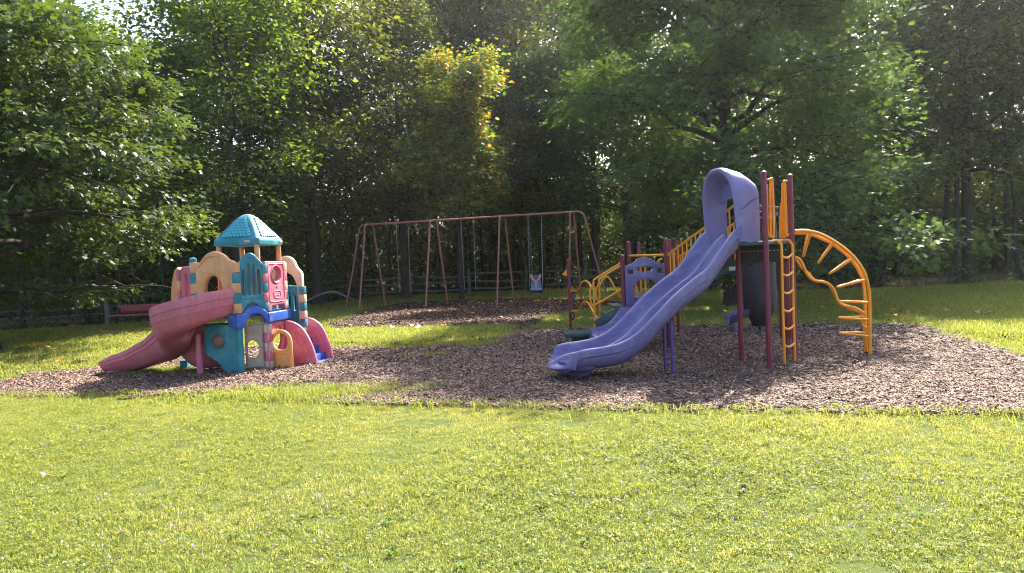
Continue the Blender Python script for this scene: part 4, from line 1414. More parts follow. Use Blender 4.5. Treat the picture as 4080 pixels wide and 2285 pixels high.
pipe('wave_bar', P5([(520, 740), (488, 830), (480, 900), (500, 990), (535, 1045)], 12.7), .0115, parent=HR)
pipe('wave_bar', P5([(598, 740), (565, 800), (555, 870), (575, 950), (605, 990)], 13.4), .0115, parent=HR)
pipe('wave_bar', P5([(730, 1120), (750, 1085), (790, 1075), (830, 1090)], 13.6), .0115, parent=HR)
# wavy bars from the lone post to the stair, with black hand rings and a yellow pennant
def wavy(pts, y0, y1):
    n_ = len(pts)
    return [on(*s5(a, b), y0 + (y1 - y0) * i / (n_ - 1)) for i, (a, b) in enumerate(pts)]
pipe('wave_bar', wavy([(238, 830), (310, 832), (345, 800), (375, 730), (420, 705), (460, 725), (500, 780), (540, 815), (575, 800), (600, 740)], 16.4, 13.4), .016, parent=HR)
pipe('wave_bar', wavy([(248, 1095), (325, 1092), (360, 1050), (390, 985), (430, 970), (470, 1000), (520, 1090), (570, 1170), (600, 1205)], 16.4, 13.4), .016, parent=HR)
for a, b in ((270, 895), (262, 1150)):
    q = on(*s5(a, b), 16.3)
    mb = MB()
    mb.tube([(q[0] + .035 * math.cos(t), q[1], q[2] + .085 * math.sin(t)) for t in np.linspace(0, 6.283, 14, endpoint=False)], .018, 6, closed=True)
    rel(mb.build('hand_ring', M['black'], PS))
q = on(*s5(188, 600), 16.5)
mb = MB(); mb.add([(q[0], q[1], q[2] - .07), (q[0] - .1, q[1], q[2] - .055), (q[0] - .1, q[1], q[2] - .02), (q[0], q[1], q[2] + .07), (q[0], q[1] + .02, q[2] - .07), (q[0] - .1, q[1] + .02, q[2] - .055), (q[0] - .1, q[1] + .02, q[2] - .02), (q[0], q[1] + .02, q[2] + .07)],
                  [(0, 1, 2, 3), (7, 6, 5, 4), (0, 4, 5, 1), (1, 5, 6, 2), (2, 6, 7, 3), (3, 7, 4, 0)])
rel(mb.build('pennant', M['yellow'], PS, smooth=False))
# rails of the lower deck
LR = grp('deck_railing')
pipe('top_rail', [(2.16, 13.48, 1.62), (2.62, 12.55, 1.60)], .016, parent=LR, smooth=0)
pipe('top_rail', [(2.58, 14.8, 1.62), (3.3, 14.8, 1.62)], .016, parent=LR, smooth=0)
for a in (1068, 1130, 1187):
    pipe('bar', [on(*s5(a, 430), 13.6), on(*s5(a + 8, 935), 13.6)], .0125, parent=LR, smooth=0)
pipe('bar', P5([(1055, 800), (1090, 800)], 13.6), .012, parent=LR, smooth=0)
pipe('hand_loop', P5([(1350, 460), (1365, 440), (1385, 430), (1405, 432)], 13.5), .014, parent=LR)
pipe('hand_loop', P5([(1085, 445), (1105, 445), (1120, 465)], 13.5), .014, parent=LR)
for a in (1418, 1545):
    pipe('bar', [on(*s5(a, 480 if a < 1500 else 330), 12.7), on(*s5(a + 10, 640), 12.7)], .012, parent=LR, smooth=0)
# ------------------------------------------------------------------ moulded plastic playhouse
PH = thing('playhouse', 'faded pink, teal and orange plastic playhouse with shingled teal roof and curved slide', 'playhouse', (-4.6, 12.1, 0))
PHI = Matrix.Translation((4.6, -12.1, 0))
def relh(ob):
    ob.matrix_parent_inverse = PHI
    return ob
def grph(name):
    e = bpy.data.objects.new(name, None)
    COL.objects.link(e)
    e.parent = PH
    e.matrix_parent_inverse = PHI
    return e
K0, K1, K2, K3 = [np.array(p) for p in ((-5.02, 11.74), (-4.31, 11.59), (-3.98, 11.87), (-3.86, 12.52))]
KL, KM = np.array((-5.40, 12.10)), np.array((-5.74, 12.52))
DKZ = .96
def pan(name, outer, holes, a, b, mat, th=.07, parent=PH, z0=0.0, bev=.02, off=0.0):
    d = (b - a) / np.linalg.norm(b - a)
    nn = np.array([d[1], -d[0]])
    ob = cut_panel(name, outer, holes, th, bev, mat, None, (a[0] + nn[0] * off, a[1] + nn[1] * off, z0), d)
    ob.parent = parent
    if parent is PH:
        relh(ob)
    return ob
def subh(name, mbx, mat, parent, **kw):
    return mbx.build(name, M[mat], parent, **kw)
def arc_top(w, zs, zt, n=14, p=1.0):
    return [(w / 2 - w / 2 * math.cos(q), zs + (zt - zs) * math.sin(q) ** p) for q in np.linspace(math.pi, 0, n)][::1]
# orange arch wall over the slide
w = np.linalg.norm(K1 - K0)
top = [(w * u, z) for u, z in ((1.0, 1.76), (.97, 1.79), (.86, 1.82), (.76, 1.89), (.62, 1.945), (.48, 1.955), (.34, 1.92), (.22, 1.84), (.12, 1.76), (0, 1.74))]
door_ = [(w * (.47 + .21 * math.cos(q)), 1.33 + (.24 * math.sin(q) if math.sin(q) > 0 else .30 * math.sin(q))) for q in np.linspace(0, 6.283, 26, endpoint=False)]
top = smooth2(top, 4, False)
OW = pan('arch_wall', [(0, .96), (w, .96)] + top, [door_], K0, K1, 'orange', .10, bev=.03)
# raised arch moulding on the wall
dd = (K1 - K0) / w
nn_ = np.array([dd[1], -dd[0]])
mb = MB()
mb.tube([(*(K0 + dd * w * u + nn_ * .052), z) for u, z in ((.13, 1.70), (.24, 1.80), (.36, 1.86), (.5, 1.885), (.64, 1.875), (.78, 1.80), (.84, 1.70), (.86, 1.5), (.86, 1.1))], .012, 6, smooth=5)
subh('moulding', mb, 'orange', OW)
# teal slotted panel across the corner
w2 = np.linalg.norm(K2 - K1)
top = [(w2 * u, z) for u, z in ((1.0, 1.72), (.93, 1.76), (.82, 1.81), (.68, 1.88), (.5, 1.915), (.32, 1.88), (.18, 1.81), (.08, 1.76), (0, 1.72))]
bot = [(w2 * u, z) for u, z in ((0, .97), (.14, .98), (.26, 1.06), (.42, 1.11), (.58, 1.11), (.74, 1.06), (.86, .98), (1.0, .96))]
slots = []
for u, zt in ((.22, 1.64), (.41, 1.735), (.60, 1.735), (.79, 1.64)):
    slots.append(ell(w2 * u, (1.24 + zt) / 2, .026, (zt - 1.24) / 2, 16, .45))
top, bot = smooth2(top, 4, False), smooth2(bot, 4, False)
TP = pan('slotted_panel', bot + top, slots, K1, K2, 'teal', .09, bev=.022)
mb = MB()
d2 = (K2 - K1) / w2
n2_ = np.array([d2[1], -d2[0]])
fr = [(.12, 1.22), (.10, 1.5), (.13, 1.68), (.28, 1.80), (.5, 1.85), (.72, 1.80), (.88, 1.68), (.9, 1.5), (.88, 1.22), (.7, 1.19), (.5, 1.21), (.3, 1.19)]
mb.tube([(*(K1 + d2 * w2 * u + n2_ * .045), z) for u, z in fr], .009, 6, smooth=4, closed=True)
subh('moulding', mb, 'teal', TP)
# pink porthole panel on the right side
w3 = np.linalg.norm(K3 - K2)
PP = pan('porthole_panel', [(0, .96), (w3 * .2, .96), (w3 * .25, 1.05), (w3 * .85, 1.05), (w3 * .9, .96), (w3, .96), (w3, 1.77), (0, 1.77)],
         [ell(w3 * .5, 1.56, .14, .125, 22)], K2, K3, 'pink', .09, bev=.02)
d3 = (K3 - K2) / w3
n3_ = np.array([d3[1], -d3[0]])
mb = MB()
mb.tube([(*(K2 + d3 * w3 * u + n3_ * .045), z) for u, z in ((.14, 1.14), (.12, 1.4), (.13, 1.70), (.3, 1.725), (.7, 1.725), (.87, 1.70), (.88, 1.4), (.86, 1.14), (.7, 1.11), (.3, 1.11))], .009, 6, smooth=4, closed=True)
subh('moulding', mb, 'pink', PP)
mb = MB()
mb.tube([(*(K2 + d3 * (w3 * .5 + .16 * math.cos(q)) + n3_ * .045), 1.56 + .145 * math.sin(q)) for q in np.linspace(0, 6.283, 20, endpoint=False)], .014, 6, closed=True)
subh('porthole_rim', mb, 'pink', PP)
mb = MB()
mb.tube([(*(K2 + d3 * w3 * u + n3_ * .045), z) for u, z in ((.36, 1.19), (.34, 1.24), (.4, 1.28), (.62, 1.28), (.68, 1.24), (.66, 1.19), (.6, 1.17), (.42, 1.17))], .007, 6, smooth=3, closed=True)
subh('emblem_plate', mb, 'pink', PP)
for i in range(2):
    mb = MB()
    mb.tube([(*(K2 + d3 * w3 * (.40 + .03 * k_) + n3_ * .046), 1.245 - i * .03 + (.006 if k_ % 2 else -.006)) for k_ in range(8)], .004, 5)
    subh('emblem_lettering', mb, 'pink', PP)
mb = MB(); p = K2 + d3 * w3 * .5 + n3_ * .04; mb.tube([(*p, 1.345), (*(p + n3_ * .012), 1.345)], .014, 10); subh('screw_hole', mb, 'black', PP)
# orange bubble seen through the porthole (inside of the far wall)
mb = MB()
c = K2 + d3 * w3 * .5 - n3_ * .10
for z, rr in ((1.46, .03), (1.48, .065), (1.52, .085), (1.56, .09), (1.60, .085), (1.64, .065), (1.66, .03)):
    pass
mb.tube([(*c, z) for z in (1.455, 1.47, 1.50, 1.55, 1.60, 1.63, 1.645)], [.02, .05, .08, .09, .08, .05, .02], 14)
relh(mb.build('ball', M['orange'], PH))
# tan arch at the back right
ta, tb = np.array((-4.22, 13.02)), np.array((-3.63, 12.86))
wt = np.linalg.norm(tb - ta)
half = [(wt * u, z) for u, z in ((1.0, .60), (1.0, 1.55), (.95, 1.60), (.86, 1.66), (.74, 1.80), (.58, 1.86), (.42, 1.86), (.26, 1.80), (.12, 1.66), (0, 1.55), (0, .60))]
inn = [(wt * u, z) for u, z in ((.13, .60), (.13, 1.25), (.22, 1.45), (.38, 1.56), (.55, 1.57), (.72, 1.50), (.82, 1.36), (.86, 1.2), (.86, .60))]
half = half[:1] + smooth2(half[1:-1], 4, False) + half[-1:]
inn = inn[:1] + smooth2(inn[1:-1], 4, False) + inn[-1:]
TA = pan('rear_arch', half + inn, [], ta, tb, 'tan', .10, bev=.025)
mb = MB()
dt = (tb - ta) / wt
nt_ = np.array([dt[1], -dt[0]])
mb.tube([(*(ta + dt * wt * u + nt_ * .05), z) for u, z in ((.3, 1.70), (.45, 1.78), (.62, 1.78), (.76, 1.70), (.86, 1.58), (.93, 1.42))], .011, 6, smooth=4)
subh('moulding', mb, 'tan', TA)
# teal gate panel low in the rear arch and alternating joint blocks on its right edge
GP = pan('gate_panel', [(0, .62), (.44, .62), (.47, .7), (.47, 1.28), (.42, 1.33), (.1, 1.36), (0, 1.38)], [ell(.10, 1.05, .03, .16, 14, .5), ell(.21, 1.06, .03, .16, 14, .5), ell(.32, 1.05, .03, .15, 14, .5)], ta + dt * .10 - nt_ * .04, tb - nt_ * .04, 'teal', .06)
mb = MB(); mb.box((*(ta + dt * .27 + nt_ * .05), .80), (.14, .05, .42), math.atan2(dt[1], dt[0])); relh(mb.build('hinge_plate', M['blue'], PH, bevel=.02))

# interlocking joint blocks, colours alternating
def joint(p, za, zb, n, mats, nrm, wid=.12, dep=.10, start=0):
    h = (zb - za) / n
    rz = math.atan2(nrm[1], nrm[0]) + math.pi / 2
    for i in range(n):
        mb = MB()
        mb.box((p[0], p[1], za + h * (i + .5)), (wid, dep, h - .003), rz)
        relh(mb.build('joint_block', M[mats[(i + start) % 2]], PH, bevel=.010))
b1 = (nn_ + n2_); b1 /= np.linalg.norm(b1)
joint(K1 + b1 * .0, .965, 1.765, 5, ('orange', 'teal'), b1, .12, .105)
b2 = (n2_ + n3_); b2 /= np.linalg.norm(b2)
joint(K2, .965, 1.73, 5, ('pink', 'teal'), b2, .09, .10, 1)
joint(K3, .965, 1.76, 5, ('tan', 'pink'), n3_, .09, .095)
joint(K0, .965, 1.80, 5, ('orange', 'teal'), nn_, .11, .11, 0)
mb = MB(); mb.tube([(*(K0 - dd * .02), 1.78), (*(K0 - dd * .02), 1.86), (*(K0 - dd * .02), 1.875)], [.055, .055, .02], 12); relh(mb.build('knob', M['teal'], PH))
joint(np.array((-3.64, 12.84)), .62, 1.33, 5, ('teal', 'tan'), nt_, .10, .10)
# left walls: rose slotted panel and orange side arch
wl = np.linalg.norm(K0 - KL)
pan('slot_panel', [(0, .93), (wl, .93), (wl, 1.66), (wl * .75, 1.74), (wl * .25, 1.74), (0, 1.66)], [ell(wl * .5, 1.36, .07, .26, 18, .5)], KL, K0, 'rose', .08)
wm = np.linalg.norm(KL - KM)
pan('side_arch', [(0, .98), (wm, .98), (wm, 1.70), (wm * .85, 1.74), (wm * .6, 1.70), (wm * .35, 1.58), (wm * .15, 1.42), (0, 1.2)], [], KM, KL, 'orange', .09)
joint(KL + [-.0, -.02], .98, 1.70, 4, ('orange', 'rose'), np.array((-.7, -.7)), .11, .10)
# the inner back wall: teal with slots, seen through the arch door
pan('back_panel', [(0, .96), (.75, .96), (.75, 1.74), (0, 1.74)], [ell(.14 + .12 * i, 1.36, .022, .26, 14, .5) for i in range(5)], np.array((-5.0, 12.62)), np.array((-4.25, 12.47)), 'teal', .06)
# deck and blue ledge with arch over the lower entrance
mb = MB()
dk = [K0, K1, K2, K3, ta + [.2, -.1], ta, np.array((-5.0, 13.1)), KM, KL]
nd = len(dk)
mb.add([(*p, DKZ - .06) for p in dk] + [(*p, DKZ - .004) for p in dk], [tuple(range(nd - 1, -1, -1)), tuple(range(nd, 2 * nd))] + [(i, (i + 1) % nd, (i + 1) % nd + nd, i + nd) for i in range(nd)])
relh(mb.build('floor', M['blue'], PH))
BL = pan('ledge', [(-.06, .72), (.04, .72), (.08, .78), (.12, .86), (.19, .93), (.27, .945), (.34, .92), (.40, .84), (w2 + .02, .78), (w2 + .02, .94), (.40, 1.0), (.32, 1.055), (.22, 1.065), (.13, 1.03), (.07, .965), (-.06, .955)], [], K1, K2, 'blue', .12, off=.02)
pan('ledge', [(-.02, .78), (w3 + .05, .80), (w3 + .05, .955), (-.02, .945)], [], K2, K3, 'blue', .12, off=.02)
pan('ledge', [(w - .14, .80), (w - .03, .72), (w + .0, .72), (w + .0, .955), (w - .16, .955)], [], K0, K1, 'blue', .12, off=.02)
# teal corner post
mb = MB()
mb.tube([(*K1, -.05), (*K1, .74)], .055, 18); cp = relh(mb.build('corner_post', M['teal'], PH))
mb = MB(); mb.tube([(*K1, -.02), (*K1, .02), (*K1, .035)], [.085, .08, .06], 18); subh('foot', mb, 'blue', cp)
# lower teal panel with bubble window, left of the corner post
lp = [(.0, .76), (.0, .36), (.02, .32), (.12, .26), (.22, .20), (.30, .10), (.36, .02), (.44, .0), (.56, .0), (.58, .04), (.58, .72), (.45, .80), (.12, .80)]
ka = K1 - dd * .60
TLP = pan('bubble_panel', [(u, z) for u, z in lp], [], ka, K1, 'teal', .09, bev=.025)
bc = ka + dd * .25 + nn_ * .04
V, F = [], []
for i, e in enumerate(np.linspace(0, 1.45, 7)):
    for q in np.linspace(0, 6.283, 20, endpoint=False):
        rr = .118 * math.cos(e)
        p = bc + dd * rr * math.cos(q) + nn_ * .05 * math.sin(e)
        V.append((p[0], p[1], .54 + rr * math.sin(q)))
for i in range(6):
    for k_ in range(20):
        F.append((i * 20 + k_, i * 20 + (k_ + 1) % 20, (i + 1) * 20 + (k_ + 1) % 20, (i + 1) * 20 + k_))
F.append(tuple(120 + k_ for k_ in range(20)))
M['bubble'] = plastic('scratched_brown_bubble', (0.16, 0.11, 0.085), 0.3, 0.1, 0.3, 9.0)
mb = MB(); mb.add(V, F); subh('bubble_window', mb, 'bubble', TLP)
mb = MB(); mb.tube([(*(bc + dd * .125 * math.cos(q)), .54 + .125 * math.sin(q)) for q in np.linspace(0, 6.283, 22, endpoint=False)], .012, 6, closed=True); subh('window_rim', mb, 'teal', TLP)
# grey beige inner wall with crawl hole, interlocked with the lower pink wall
e0 = K1 + np.array((-.02, .28))
BW = pan('crawl_wall', [(0, .0), (.42, .0), (.42, .76), (0, .76)], [ell(.115, .36, .10, .15, 20)], e0, K2 + [-.02, .10], 'beige', .08)
joint(K2 + [-.01, .06], .02, .76, 5, ('beige', 'rose'), n2_, .13, .12)
LPN = pan('lower_panel', [(0, .0), (w3, .0), (w3, .78), (0, .78)], [ell(w3 * .55, .52, .16, .19, 22)], K2, K3, 'pink', .08, off=-.01)
mb = MB()
mb.tube([(*(K2 + d3 * w3 * u + n3_ * .035), z) for u, z in ((.12, .1), (.10, .4), (.12, .70), (.3, .73), (.7, .73), (.9, .70), (.92, .4), (.9, .1))], .009, 6, smooth=4)
subh('moulding', mb, 'pink', LPN)
# open orange half door with a round window
da, db = np.array((-3.98, 12.03)), np.array((-3.67, 11.95))
wd = .40
ddir = (db - da) / np.linalg.norm(db - da)
dout = [(0, .03), (.02, .01), (wd - .02, .01), (wd, .03), (wd, .44)] + [(wd / 2 + wd / 2 * math.cos(q), .45 + .205 * math.sin(q)) for q in np.linspace(.1, math.pi - .1, 14)] + [(0, .44)]
DO = pan('door', dout, [ell(wd / 2, .46, .135, .135, 24)], da, da + ddir, 'door', .05, bev=.014)
dn = np.array([ddir[1], -ddir[0]])
mb = MB(); mb.tube([(*(da + ddir * u + dn * .026), z) for u, z in ((.05, .06), (.05, .24), (.12, .275), (.2, .285), (.28, .275), (.35, .24), (.35, .06))], .008, 6, smooth=3, closed=True); subh('moulding', mb, 'door', DO)
mb = MB(); mb.tube([(*(da + ddir * .315 + dn * .035), .24), (*(da + ddir * .315 + dn * .035), .20), (*(da + ddir * .315 + dn * .035), .19)], [.006, .016, .012], 8); subh('handle', mb, 'tan', DO)
mb = MB(); mb.tube([(-3.86, 12.75, 0), (-3.86, 12.75, .75)], .04, 10); relh(mb.build('inner_post', M['pink'], PH))
# stair with pink cheeks and blue treads, on the right
SC = grph('side_stair')
def cheek(name, a, b, mat):
    L = np.linalg.norm(b - a)
    o_ = [(0, .0), (L, .0)] + smooth2([(L, .05), (L * .97, .14), (L * .88, .32), (L * .74, .50), (L * .55, .65), (L * .32, .735), (.08, .765)], 4, False) + [(0, .765)]
    ob = pan(name, o_, [], a, b, mat, .07, parent=SC, bev=.025)
    d_ = (b - a) / L
    nn2 = np.array([d_[1], -d_[0]])
    for k_ in (.86, .68):
        mb = MB()
        mb.tube([(*(a + d_ * L * (u * k_) + nn2 * .037), .02 + (z - .02) * (k_ + .05)) for u, z in ((1.0, .05), (.97, .16), (.86, .34), (.7, .52), (.5, .64), (.25, .70), (.05, .72))], .010, 6, smooth=4)
        subh('moulding', mb, mat, ob)
    return ob
n0, n1 = np.array((-3.84, 12.43)), gp(1266, 1459)[:2]
f0, f1 = np.array((-3.66, 13.05)), gp(1328.5, 1437)[:2]
cheek('cheek', n0, n1, 'pink')
cheek('cheek', f0, f1, 'pink')
M['pink2'] = M['pink']
for i in range(4):
    u0, u1 = i / 4, (i + 1) / 4
    z = max(.05, .52 * (1 - u0) - .10)
    a, b = n0 + (n1 - n0) * u0, n0 + (n1 - n0) * u1 * .98
    c, d = f0 + (f1 - f0) * u1 * .98, f0 + (f1 - f0) * u0
    mb = MB()
    mb.add([(*a, 0), (*b, 0), (*c, 0), (*d, 0), (*a, z), (*b, z), (*c, z), (*d, z)], [(3, 2, 1, 0), (4, 5, 6, 7), (0, 1, 5, 4), (1, 2, 6, 5), (2, 3, 7, 6), (3, 0, 4, 7)])
    subh('tread', mb, 'blue', SC, bevel=.015)

# curved slide
path = catmull(np.array([(-4.60, 11.68, .98), (-4.76, 11.40, .94), (-4.98, 11.24, .85), (-5.20, 11.30, .73), (-5.30, 11.55, .61), (-5.44, 11.85, .50), (-5.72, 12.07, .39), (-6.02, 12.20, .29), (-6.33, 12.30, .185), (-6.60, 12.38, .14), (-6.82, 12.43, .13)]), 6)
tg = np.gradient(path, axis=0)
npth = len(path)
V, F = [], []
for i, (p, t) in enumerate(zip(path, tg)):
    u_ = i / (npth - 1)
    th = np.array([t[0], t[1], 0]); th /= np.linalg.norm(th)
    sd = np.array([th[1], -th[0], 0])           # right-hand side of travel
    ho = np.interp(u_, [0, .12, .3, .5, .65, .9, 1], [.38, .40, .41, .33, .25, .19, .11])      # outer wall
    hi = np.interp(u_, [0, .3, .6, .9, 1], [.30, .26, .22, .17, .10])
    w_ = np.interp(u_, [0, .25, .5, 1], [.27, .30, .26, .23])
    bl = np.interp(u_, [0, .3, .55, .75, 1], [.06, .13, .20, .15, .10])
    ring = [(-w_ - .034, ho * .66), (-w_ - .035, ho * .9), (-w_ - .02, ho), (-w_ + .01, ho), (-w_ + .02, ho * .8), (-w_ + .035, ho * .3), (-w_ * .6, .02), (0, 0), (w_ * .6, .02), (w_ - .035, hi * .3), (w_ - .02, hi * .8), (w_ - .01, hi), (w_ + .02, hi), (w_ + .035, hi * .9), (w_ + .03, hi * .55),
            (w_ + .02, hi * .5), (w_ * .95, hi * .1), (w_ * .7, -bl * .7), (w_ * .3, -bl), (-w_ * .3, -bl), (-w_ * .7, -bl * .7), (-w_ * .95, ho * .02), (-w_ - .012, ho * .36), (-w_ - .022, ho * .37), (-w_ - .023, ho * .645)]
    for a, z in ring:
        q = p + sd * a
        V.append((q[0], q[1], max(q[2] + z, .02)))
nr = len(ring)
for i in range(npth - 1):
    for k_ in range(nr):
        F.append((i * nr + k_, i * nr + (k_ + 1) % nr, (i + 1) * nr + (k_ + 1) % nr, (i + 1) * nr + k_))
F += [tuple(range(nr - 1, -1, -1)), tuple((npth - 1) * nr + k_ for k_ in range(nr))]
mb = MB(); mb.add(V, F)
CS = relh(mb.build('curved_slide', M['rose'], PH, auto=50))
# bowl shaped belly under the bend and leg
V, F = [], []
bcx, bcy = -5.02, 12.08
for i, e in enumerate(np.linspace(0, 1.35, 9)):
    for q in np.linspace(0, 6.283, 28, endpoint=False):
        rr = math.cos(e) ** .8
        V.append((bcx + .54 * rr * math.cos(q), bcy + .30 * rr * math.sin(q), .78 - .72 * math.sin(e)))
for i in range(8):
    for k_ in range(28):
        F.append((i * 28 + k_, i * 28 + (k_ + 1) % 28, (i + 1) * 28 + (k_ + 1) % 28, (i + 1) * 28 + k_))
F += [tuple(8 * 28 + k_ for k_ in range(28)), tuple(range(27, -1, -1))]
mb = MB(); mb.add(V, F); subh('bowl', mb, 'rose', CS)
lx, ly = gp(800, 1500)[:2]
mb = MB(); mb.tube([(lx, ly, -.03), (lx - .01, ly, .3), (lx - .02, ly + .02, .66)], [.05, .048, .04], 14); lg = subh('leg', mb, 'pink', CS)
mb = MB(); mb.tube([(lx, ly, -.02), (lx, ly, .02), (lx, ly, .03)], [.07, .065, .05], 14); subh('foot', mb, 'blue', CS)
mb = MB(); q = gp(738, 1478); mb.box((q[0], q[1], .09), (.13, .2, .2), .2); relh(mb.build('anchor_block', M['teal'], PH, bevel=.03))
mb = MB(); mb.box((-6.66, 12.36, .03), (.3, .36, .1), .3); subh('exit_foot', mb, 'rose', CS, bevel=.03)

# roof on four columns
RF = np.array((-4.076, 11.92)); ph = R(78.6)
ex, ey = np.array((math.cos(ph), math.sin(ph))), np.array((-math.sin(ph), math.cos(ph)))
ra = .68
cols = [RF, RF + ex * ra, RF + ey * ra, RF + ex * ra + ey * ra]
for q in cols:
    mb = MB(); mb.tube([(*q, 1.0), (*q, 2.10)], .042, 14); relh(mb.build('column', M['orange'], PH))
rc = RF + (ex + ey) * ra / 2
hw = ra / 2 + .06
rings = []
def rring(hw_, z, rad, n=5):
    out = []
    for sx, sy, a0_ in ((1, 1, 0), (-1, 1, 90), (-1, -1, 180), (1, -1, 270)):
        for k_ in range(n):
            q = R(a0_ + 90 * k_ / (n - 1))
            l_ = np.array((sx * (hw_ - rad) + rad * math.cos(q), sy * (hw_ - rad) + rad * math.sin(q)))
            p = rc + ex * l_[0] + ey * l_[1]
            out.append((p[0], p[1], z))
    return out
prof = [(hw - .03, 2.045, .05), (hw, 2.05, .05), (hw + .005, 2.10, .05), (hw, 2.15, .05), (hw - .02, 2.165, .05), (hw * .83, 2.24, .05), (hw * .66, 2.33, .05), (hw * .50, 2.42, .05), (hw * .34, 2.50, .05), (hw * .20, 2.55, .04), (hw * .08, 2.57, .02), (.003, 2.573, .001)]
V, F = [], []
for a, z, r__ in prof:
    V += rring(a, z, min(r__, a * .98))
for i in range(len(prof) - 1):
    for k_ in range(20):
        F.append((i * 20 + k_, i * 20 + (k_ + 1) % 20, (i + 1) * 20 + (k_ + 1) % 20, (i + 1) * 20 + k_))
F += [tuple(range(19, -1, -1)), tuple((len(prof) - 1) * 20 + k_ for k_ in range(20))]
mb = MB(); mb.add(V, F)
RO = relh(mb.build('roof', M['teal'], PH, auto=50))
# scalloped shingles: one object each, all sharing one mesh
M['shingle'] = plastic('teal_shingle_lit_tone', (0.06, 0.34, 0.42), 0.5, 0.12, 0.1, 5.0)  # lighter than the roof, whose darker teal paints shadow lines between shingles
mb = MB()
ws, hs = .062, .06
o_ = [(-ws / 2, hs / 2), (ws / 2, hs / 2), (ws / 2, -hs * .15), (ws * .3, -hs * .42), (0, -hs * .52), (-ws * .3, -hs * .42), (-ws / 2, -hs * .15)]
mb.add([(u, v, .002) for u, v in o_] + [(u * .86, v * .86, .02) for u, v in o_], [tuple(range(7, 14))] + [(i, (i + 1) % 7, (i + 1) % 7 + 7, i + 7) for i in range(7)])
sm = bpy.data.meshes.new('shingle'); sm.from_pydata(mb.v, [], mb.f); sm.materials.append(M['shingle']); sm.update()
pr_h = np.array([p[0] for p in prof[4:10]]); pr_z = np.array([p[1] for p in prof[4:10]])
for nrm, sd in ((-ex, ey), (-ey, ex), (ex, ey), (ey, ex)):
    for row in range(7):
        t = (row + .6) / 7.6
        z = 2.175 + t * (2.525 - 2.175)
        d_ = np.interp(z, pr_z, pr_h)
        d2_ = np.interp(z + .03, pr_z, pr_h)
        half_w = d_ * .96 - .065
        nsh = int(2 * half_w / ws)
        slope = np.array([*(nrm * (d2_ - d_)), .03]); slope /= np.linalg.norm(slope)
        for k_ in range(nsh):
            u = (k_ - (nsh - 1) / 2) * ws
            p = np.array([*(rc + nrm * d_ + sd * u), z])
            xs = np.array([*sd, 0.0])
            zn = np.cross(xs, slope)
            if zn[2] < 0:
                xs = -xs; zn = -zn
            mt = Matrix(((xs[0], slope[0], zn[0], p[0]), (xs[1], slope[1], zn[1], p[1]), (xs[2], slope[2], zn[2], p[2]), (0, 0, 0, 1)))
            s_ = link('shingle', sm, RO)
            s_.matrix_local = mt
for nrm, sd in ((-ex, ey), (-ey, ex)):
    mb = MB()
    p = rc + nrm * (hw + .003) - sd * (hw * .55 if nrm is not None else 0)
    if abs(nrm @ np.array((0, 1.0))) > .5:
        p = rc + nrm * (hw + .003) - sd * hw * .52
    else:
        p = rc + nrm * (hw + .003) + sd * hw * .8
    mb.box((p[0], p[1], 2.105), (.10, .012, .036), math.atan2(sd[1], sd[0]))
    subh('name_plate', mb, 'tan', RO, bevel=.005)
# ------------------------------------------------------------------ swing set
SW0, SW1 = np.array((-5.68, 30.0)), np.array((2.35, 27.6))
sd_ = (SW1 - SW0) / np.linalg.norm(SW1 - SW0)
sp_ = np.array((-sd_[1], sd_[0]))
SZ = 3.41
SWS = thing('swing_set', 'long faded red steel swing frame with three bays near the fence', 'swing set', (-1.6, 28.8, 0))
SWI = Matrix.Translation((1.6, -28.8, 0))
def rels(ob):
    ob.matrix_parent_inverse = SWI
    return ob
def spipe(name, pts, r, smooth=5, mat='swing'):
    mb = MB(); mb.tube(pts, r, 12, smooth=smooth)
    return rels(mb.build(name, M[mat], SWS))
spipe('beam', [(*SW0, SZ), (*SW1, SZ)], .038, 0)
Ls = np.linalg.norm(SW1 - SW0)
for i, f_ in enumerate((.0, .335, .675, 1.0)):
    c = SW0 + (SW1 - SW0) * f_
    for sg in (-1, 1):
        g_ = c + sp_ * sg * 1.35
        e_ = c + sp_ * sg * .16
        m_ = c + sp_ * sg * .40
        lg = spipe('leg', [(*c, SZ + .005), (*(c + sp_ * sg * .22), SZ - .01), (*(c + sp_ * sg * .37), SZ - .13), (*(c + sp_ * sg * .45), SZ - .50), (*(c + sp_ * sg * .78), SZ - 1.9), (*(c + sp_ * sg * 1.18), -.1)], .036)
        mb = MB(); p = np.array([*(c + sp_ * sg * .45), SZ - .50]); q = np.array([*(c + sp_ * sg * .475), SZ - .62]); mb.tube([p, q], .042, 12)
        mb.build('sleeve', M['swing'], lg)
    if i in (0, 3):
        o_ = -sd_ if i == 0 else sd_
        lg = spipe('leg', [(*c, SZ), (*(c + o_ * .25), SZ - .005), (*(c + o_ * .42), SZ - .12), (*(c + o_ * .52), SZ - .45), (*(c + o_ * .85), SZ - 1.9), (*(c + o_ * 1.28), -.1)], .036)
        mb = MB(); p = np.array([*(c + o_ * .52), SZ - .45]); q = np.array([*(c + o_ * .545), SZ - .56]); mb.tube([p, q], .038, 12)
        mb.build('sleeve', M['swing'], lg)
